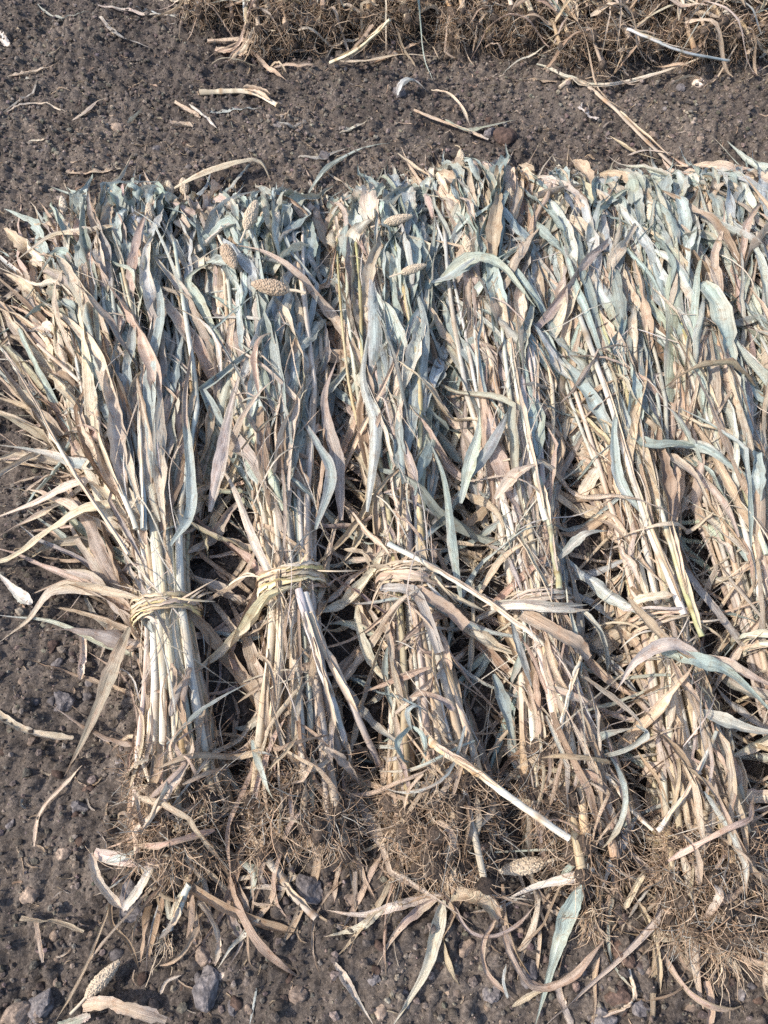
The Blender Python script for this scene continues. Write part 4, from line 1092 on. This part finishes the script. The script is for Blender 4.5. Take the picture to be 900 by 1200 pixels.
# stones
STONES = [
    (50, 1178, 23, 'grey', 'largest angular grey stone, at the bottom edge on the left'), (18, 1190, 17, 'buff', 'buff stone in the bottom left corner beside the largest angular stone'),
    (246, 1158, 22, 'grey', 'dark grey angular stone at the bottom left of centre'), (238, 1115, 14, 'buff', 'round buff stone above the dark grey angular one'),
    (152, 1050, 24, 'grey', 'grey stone under the folded pale leaf below the leftmost roots'), (75, 822, 15, 'grey', 'oval grey stone on bare soil left of the leftmost sheaf'),
    (32, 1046, 11, 'buff', 'small double stone on bare soil at the lower left'), (366, 1040, 17, 'grey', 'dark smooth stone right of the thick pale stalk'),
    (388, 1042, 9, 'buff', 'small buff stone beside the dark smooth stone'), (414, 1052, 11, 'buff', 'buff pebble further right than the dark smooth stone'),
    (620, 1110, 10, 'buff', 'round buff pebble left of the large blue-green leaf'), (608, 1090, 8, 'buff', 'tiny buff pebble above the round one'), (465, 1025, 10, 'buff', 'brown round pebble below the third sheaf roots'),
    (622, 1140, 15, 'grey', 'dark stone between the hooked tan leaf and the large leaf'), (752, 1136, 12, 'buff', 'pale round pebble at the bottom right'), (765, 1141, 11, 'buff', 'second pale pebble touching the first at the bottom right'),
    (720, 1168, 16, 'brown', 'brown block of stone at the bottom right'), (748, 1184, 15, 'grey', 'pale grey angular stone near the bottom right edge'), (705, 1192, 14, 'grey', 'grey stone on the bottom edge right of centre'),
    (350, 1165, 10, 'buff', 'buff pebble on bare soil near the bottom'), (445, 1180, 11, 'buff', 'brown pebble beside the pale pointed leaf'), (440, 1145, 9, 'grey', 'small grey pebble near the bottom centre'),
    (765, 158, 9, 'buff', 'buff stone on the bare soil at the upper right'), (590, 165, 14, 'brown', 'brown round clod above the fourth sheaf tips'), (468, 113, 9, 'grey', 'grey stone under the crumpled bluish leaf at top'),
    (575, 158, 10, 'grey', 'grey stone left of the brown round clod'), (820, 97, 9, 'white', 'white pebble by the far row at upper right'), (797, 103, 7, 'grey', 'grey pebble left of the white pebble'),
    (820, 165, 5, 'buff', 'tiny buff pebble at the upper right'), (326, 155, 8, 'grey', 'grey clod right of the bent yellowish stalk'), (185, 178, 6, 'grey', 'small grey pebble on the soil above the leftmost sheaf'),
    (137, 152, 7, 'buff', 'buff pebble on the upper left soil'), (380, 190, 8, 'grey', 'grey clod beside the long grey leaf'), (70, 780, 8, 'grey', 'grey pebble beside the leftmost tie'),
    (62, 760, 9, 'brown', 'brown clod at left above the oval grey stone'), (12, 965, 7, 'grey', 'grey pebble near the left edge low down'), (75, 1000, 9, 'buff', 'buff pebble left of the leftmost roots'),
    (140, 900, 9, 'grey', 'grey pebble among the leaves left of the leftmost roots'), (95, 945, 12, 'grey', 'bluish clod left of the leftmost root tangle'), (60, 1150, 8, 'buff', 'buff pebble above the largest stone'),
    (575, 1165, 9, 'grey', 'grey pebble below the withered star shoot'), (545, 1110, 10, 'buff', 'buff pebble under the withered star shoot'), (530, 1160, 8, 'buff', 'tiny brown pebble under the star shoot'),
    (470, 1170, 12, 'grey', 'dark pebble right of the pale pointed leaf'), (275, 1180, 9, 'grey', 'grey chip right of the dark grey angular stone'), (225, 1130, 9, 'grey', 'bluish chip under the round buff stone'),
    (265, 1142, 7, 'white', 'pale chip right of the dark grey angular stone'), (870, 1165, 8, 'grey', 'grey pebble near the bottom right corner'), (810, 1180, 7, 'buff', 'buff pebble at the bottom right below the root tuft'),
    (725, 1115, 14, 'brown', 'brown clod beside the pale round pebbles')]
STC = dict(grey=(.85, .88, .95), buff=(1.25, 1.1, .95), brown=(.62, .48, .42), white=(3.0, 2.8, 2.5))
for px, py, rp, c, lab in STONES:
    p = at(px, py, .0); rr = rp * pxsize(py)
    V, F = rock(3, rr, 9 if c == 'grey' else 5, .72)
    p[2] = float(gz_low(p[0], p[1])) + rr * .22
    b = Bag(); b.add(V + p, F, None, np.array(STC[c]) * rng.uniform(.85, 1.1))
    o = b.build('stone', M_STONE, None, tuple(p), smooth=(c != 'grey'))
    tag(o, lab, 'stone', 'stones on the soil')
ZONES = [('small clod on the bare soil strip between the two rows', (0, 900, 70, 215), 60), ('small clod on the bare soil left of the leftmost sheaf', (0, 120, 690, 1000), 26),
         ('small clod on the bare soil along the bottom', (0, 900, 1060, 1200), 60)]
for lab, (x0, x1, y0, y1), n in ZONES:
    for k in range(n):
        px, py = rng.uniform(x0, x1), rng.uniform(y0, y1); p = at(px, py)
        rr = rng.uniform(.005, .0115)
        V, F = rock(2, rr, 5, .8); p[2] = float(gz_low(p[0], p[1])) + rr * .35
        b = Bag(); b.add(V + p, F, None, np.array(STC[rng.choice(['grey', 'buff', 'brown'], p=[.4, .3, .3])]) * rng.uniform(.5, .9))
        o = b.build('clod', M_STONE, None, tuple(p)); tag(o, lab, 'clod', lab.replace('small clod', 'small clods'))

# ------------------------------------------------------------------ daylight
SUN_EL, SUN_AZ = R(46), R(258)          # azimuth of the sun, clockwise from +Y
d = Vector((math.sin(SUN_AZ) * math.cos(SUN_EL), math.cos(SUN_AZ) * math.cos(SUN_EL), math.sin(SUN_EL)))
sun = bpy.data.lights.new('sun', 'SUN'); sun.energy = 2.8; sun.angle = R(.9); sun.color = (1.0, .90, .77)
so = bpy.data.objects.new('sun', sun); so.rotation_euler = d.to_track_quat('Z', 'Y').to_euler(); COL.objects.link(so)
w = bpy.data.worlds.new('World'); scene.world = w; w.use_nodes = True
nt = w.node_tree
sky = nt.nodes.new('ShaderNodeTexSky'); sky.sky_type = 'NISHITA'; sky.sun_disc = False
sky.sun_elevation = SUN_EL; sky.sun_rotation = SUN_AZ; sky.dust_density = 2.0
bg = nt.nodes['Background']; bg.inputs['Strength'].default_value = .15
nt.links.new(sky.outputs[0], bg.inputs['Color'])
vs = scene.view_settings
vs.view_transform = 'Standard'; vs.look = 'None'; vs.gamma = 1.0; vs.exposure = 0.86; vs.use_curve_mapping = False
scene.cycles.max_bounces = 6; scene.cycles.diffuse_bounces = 4; scene.cycles.use_denoising = False
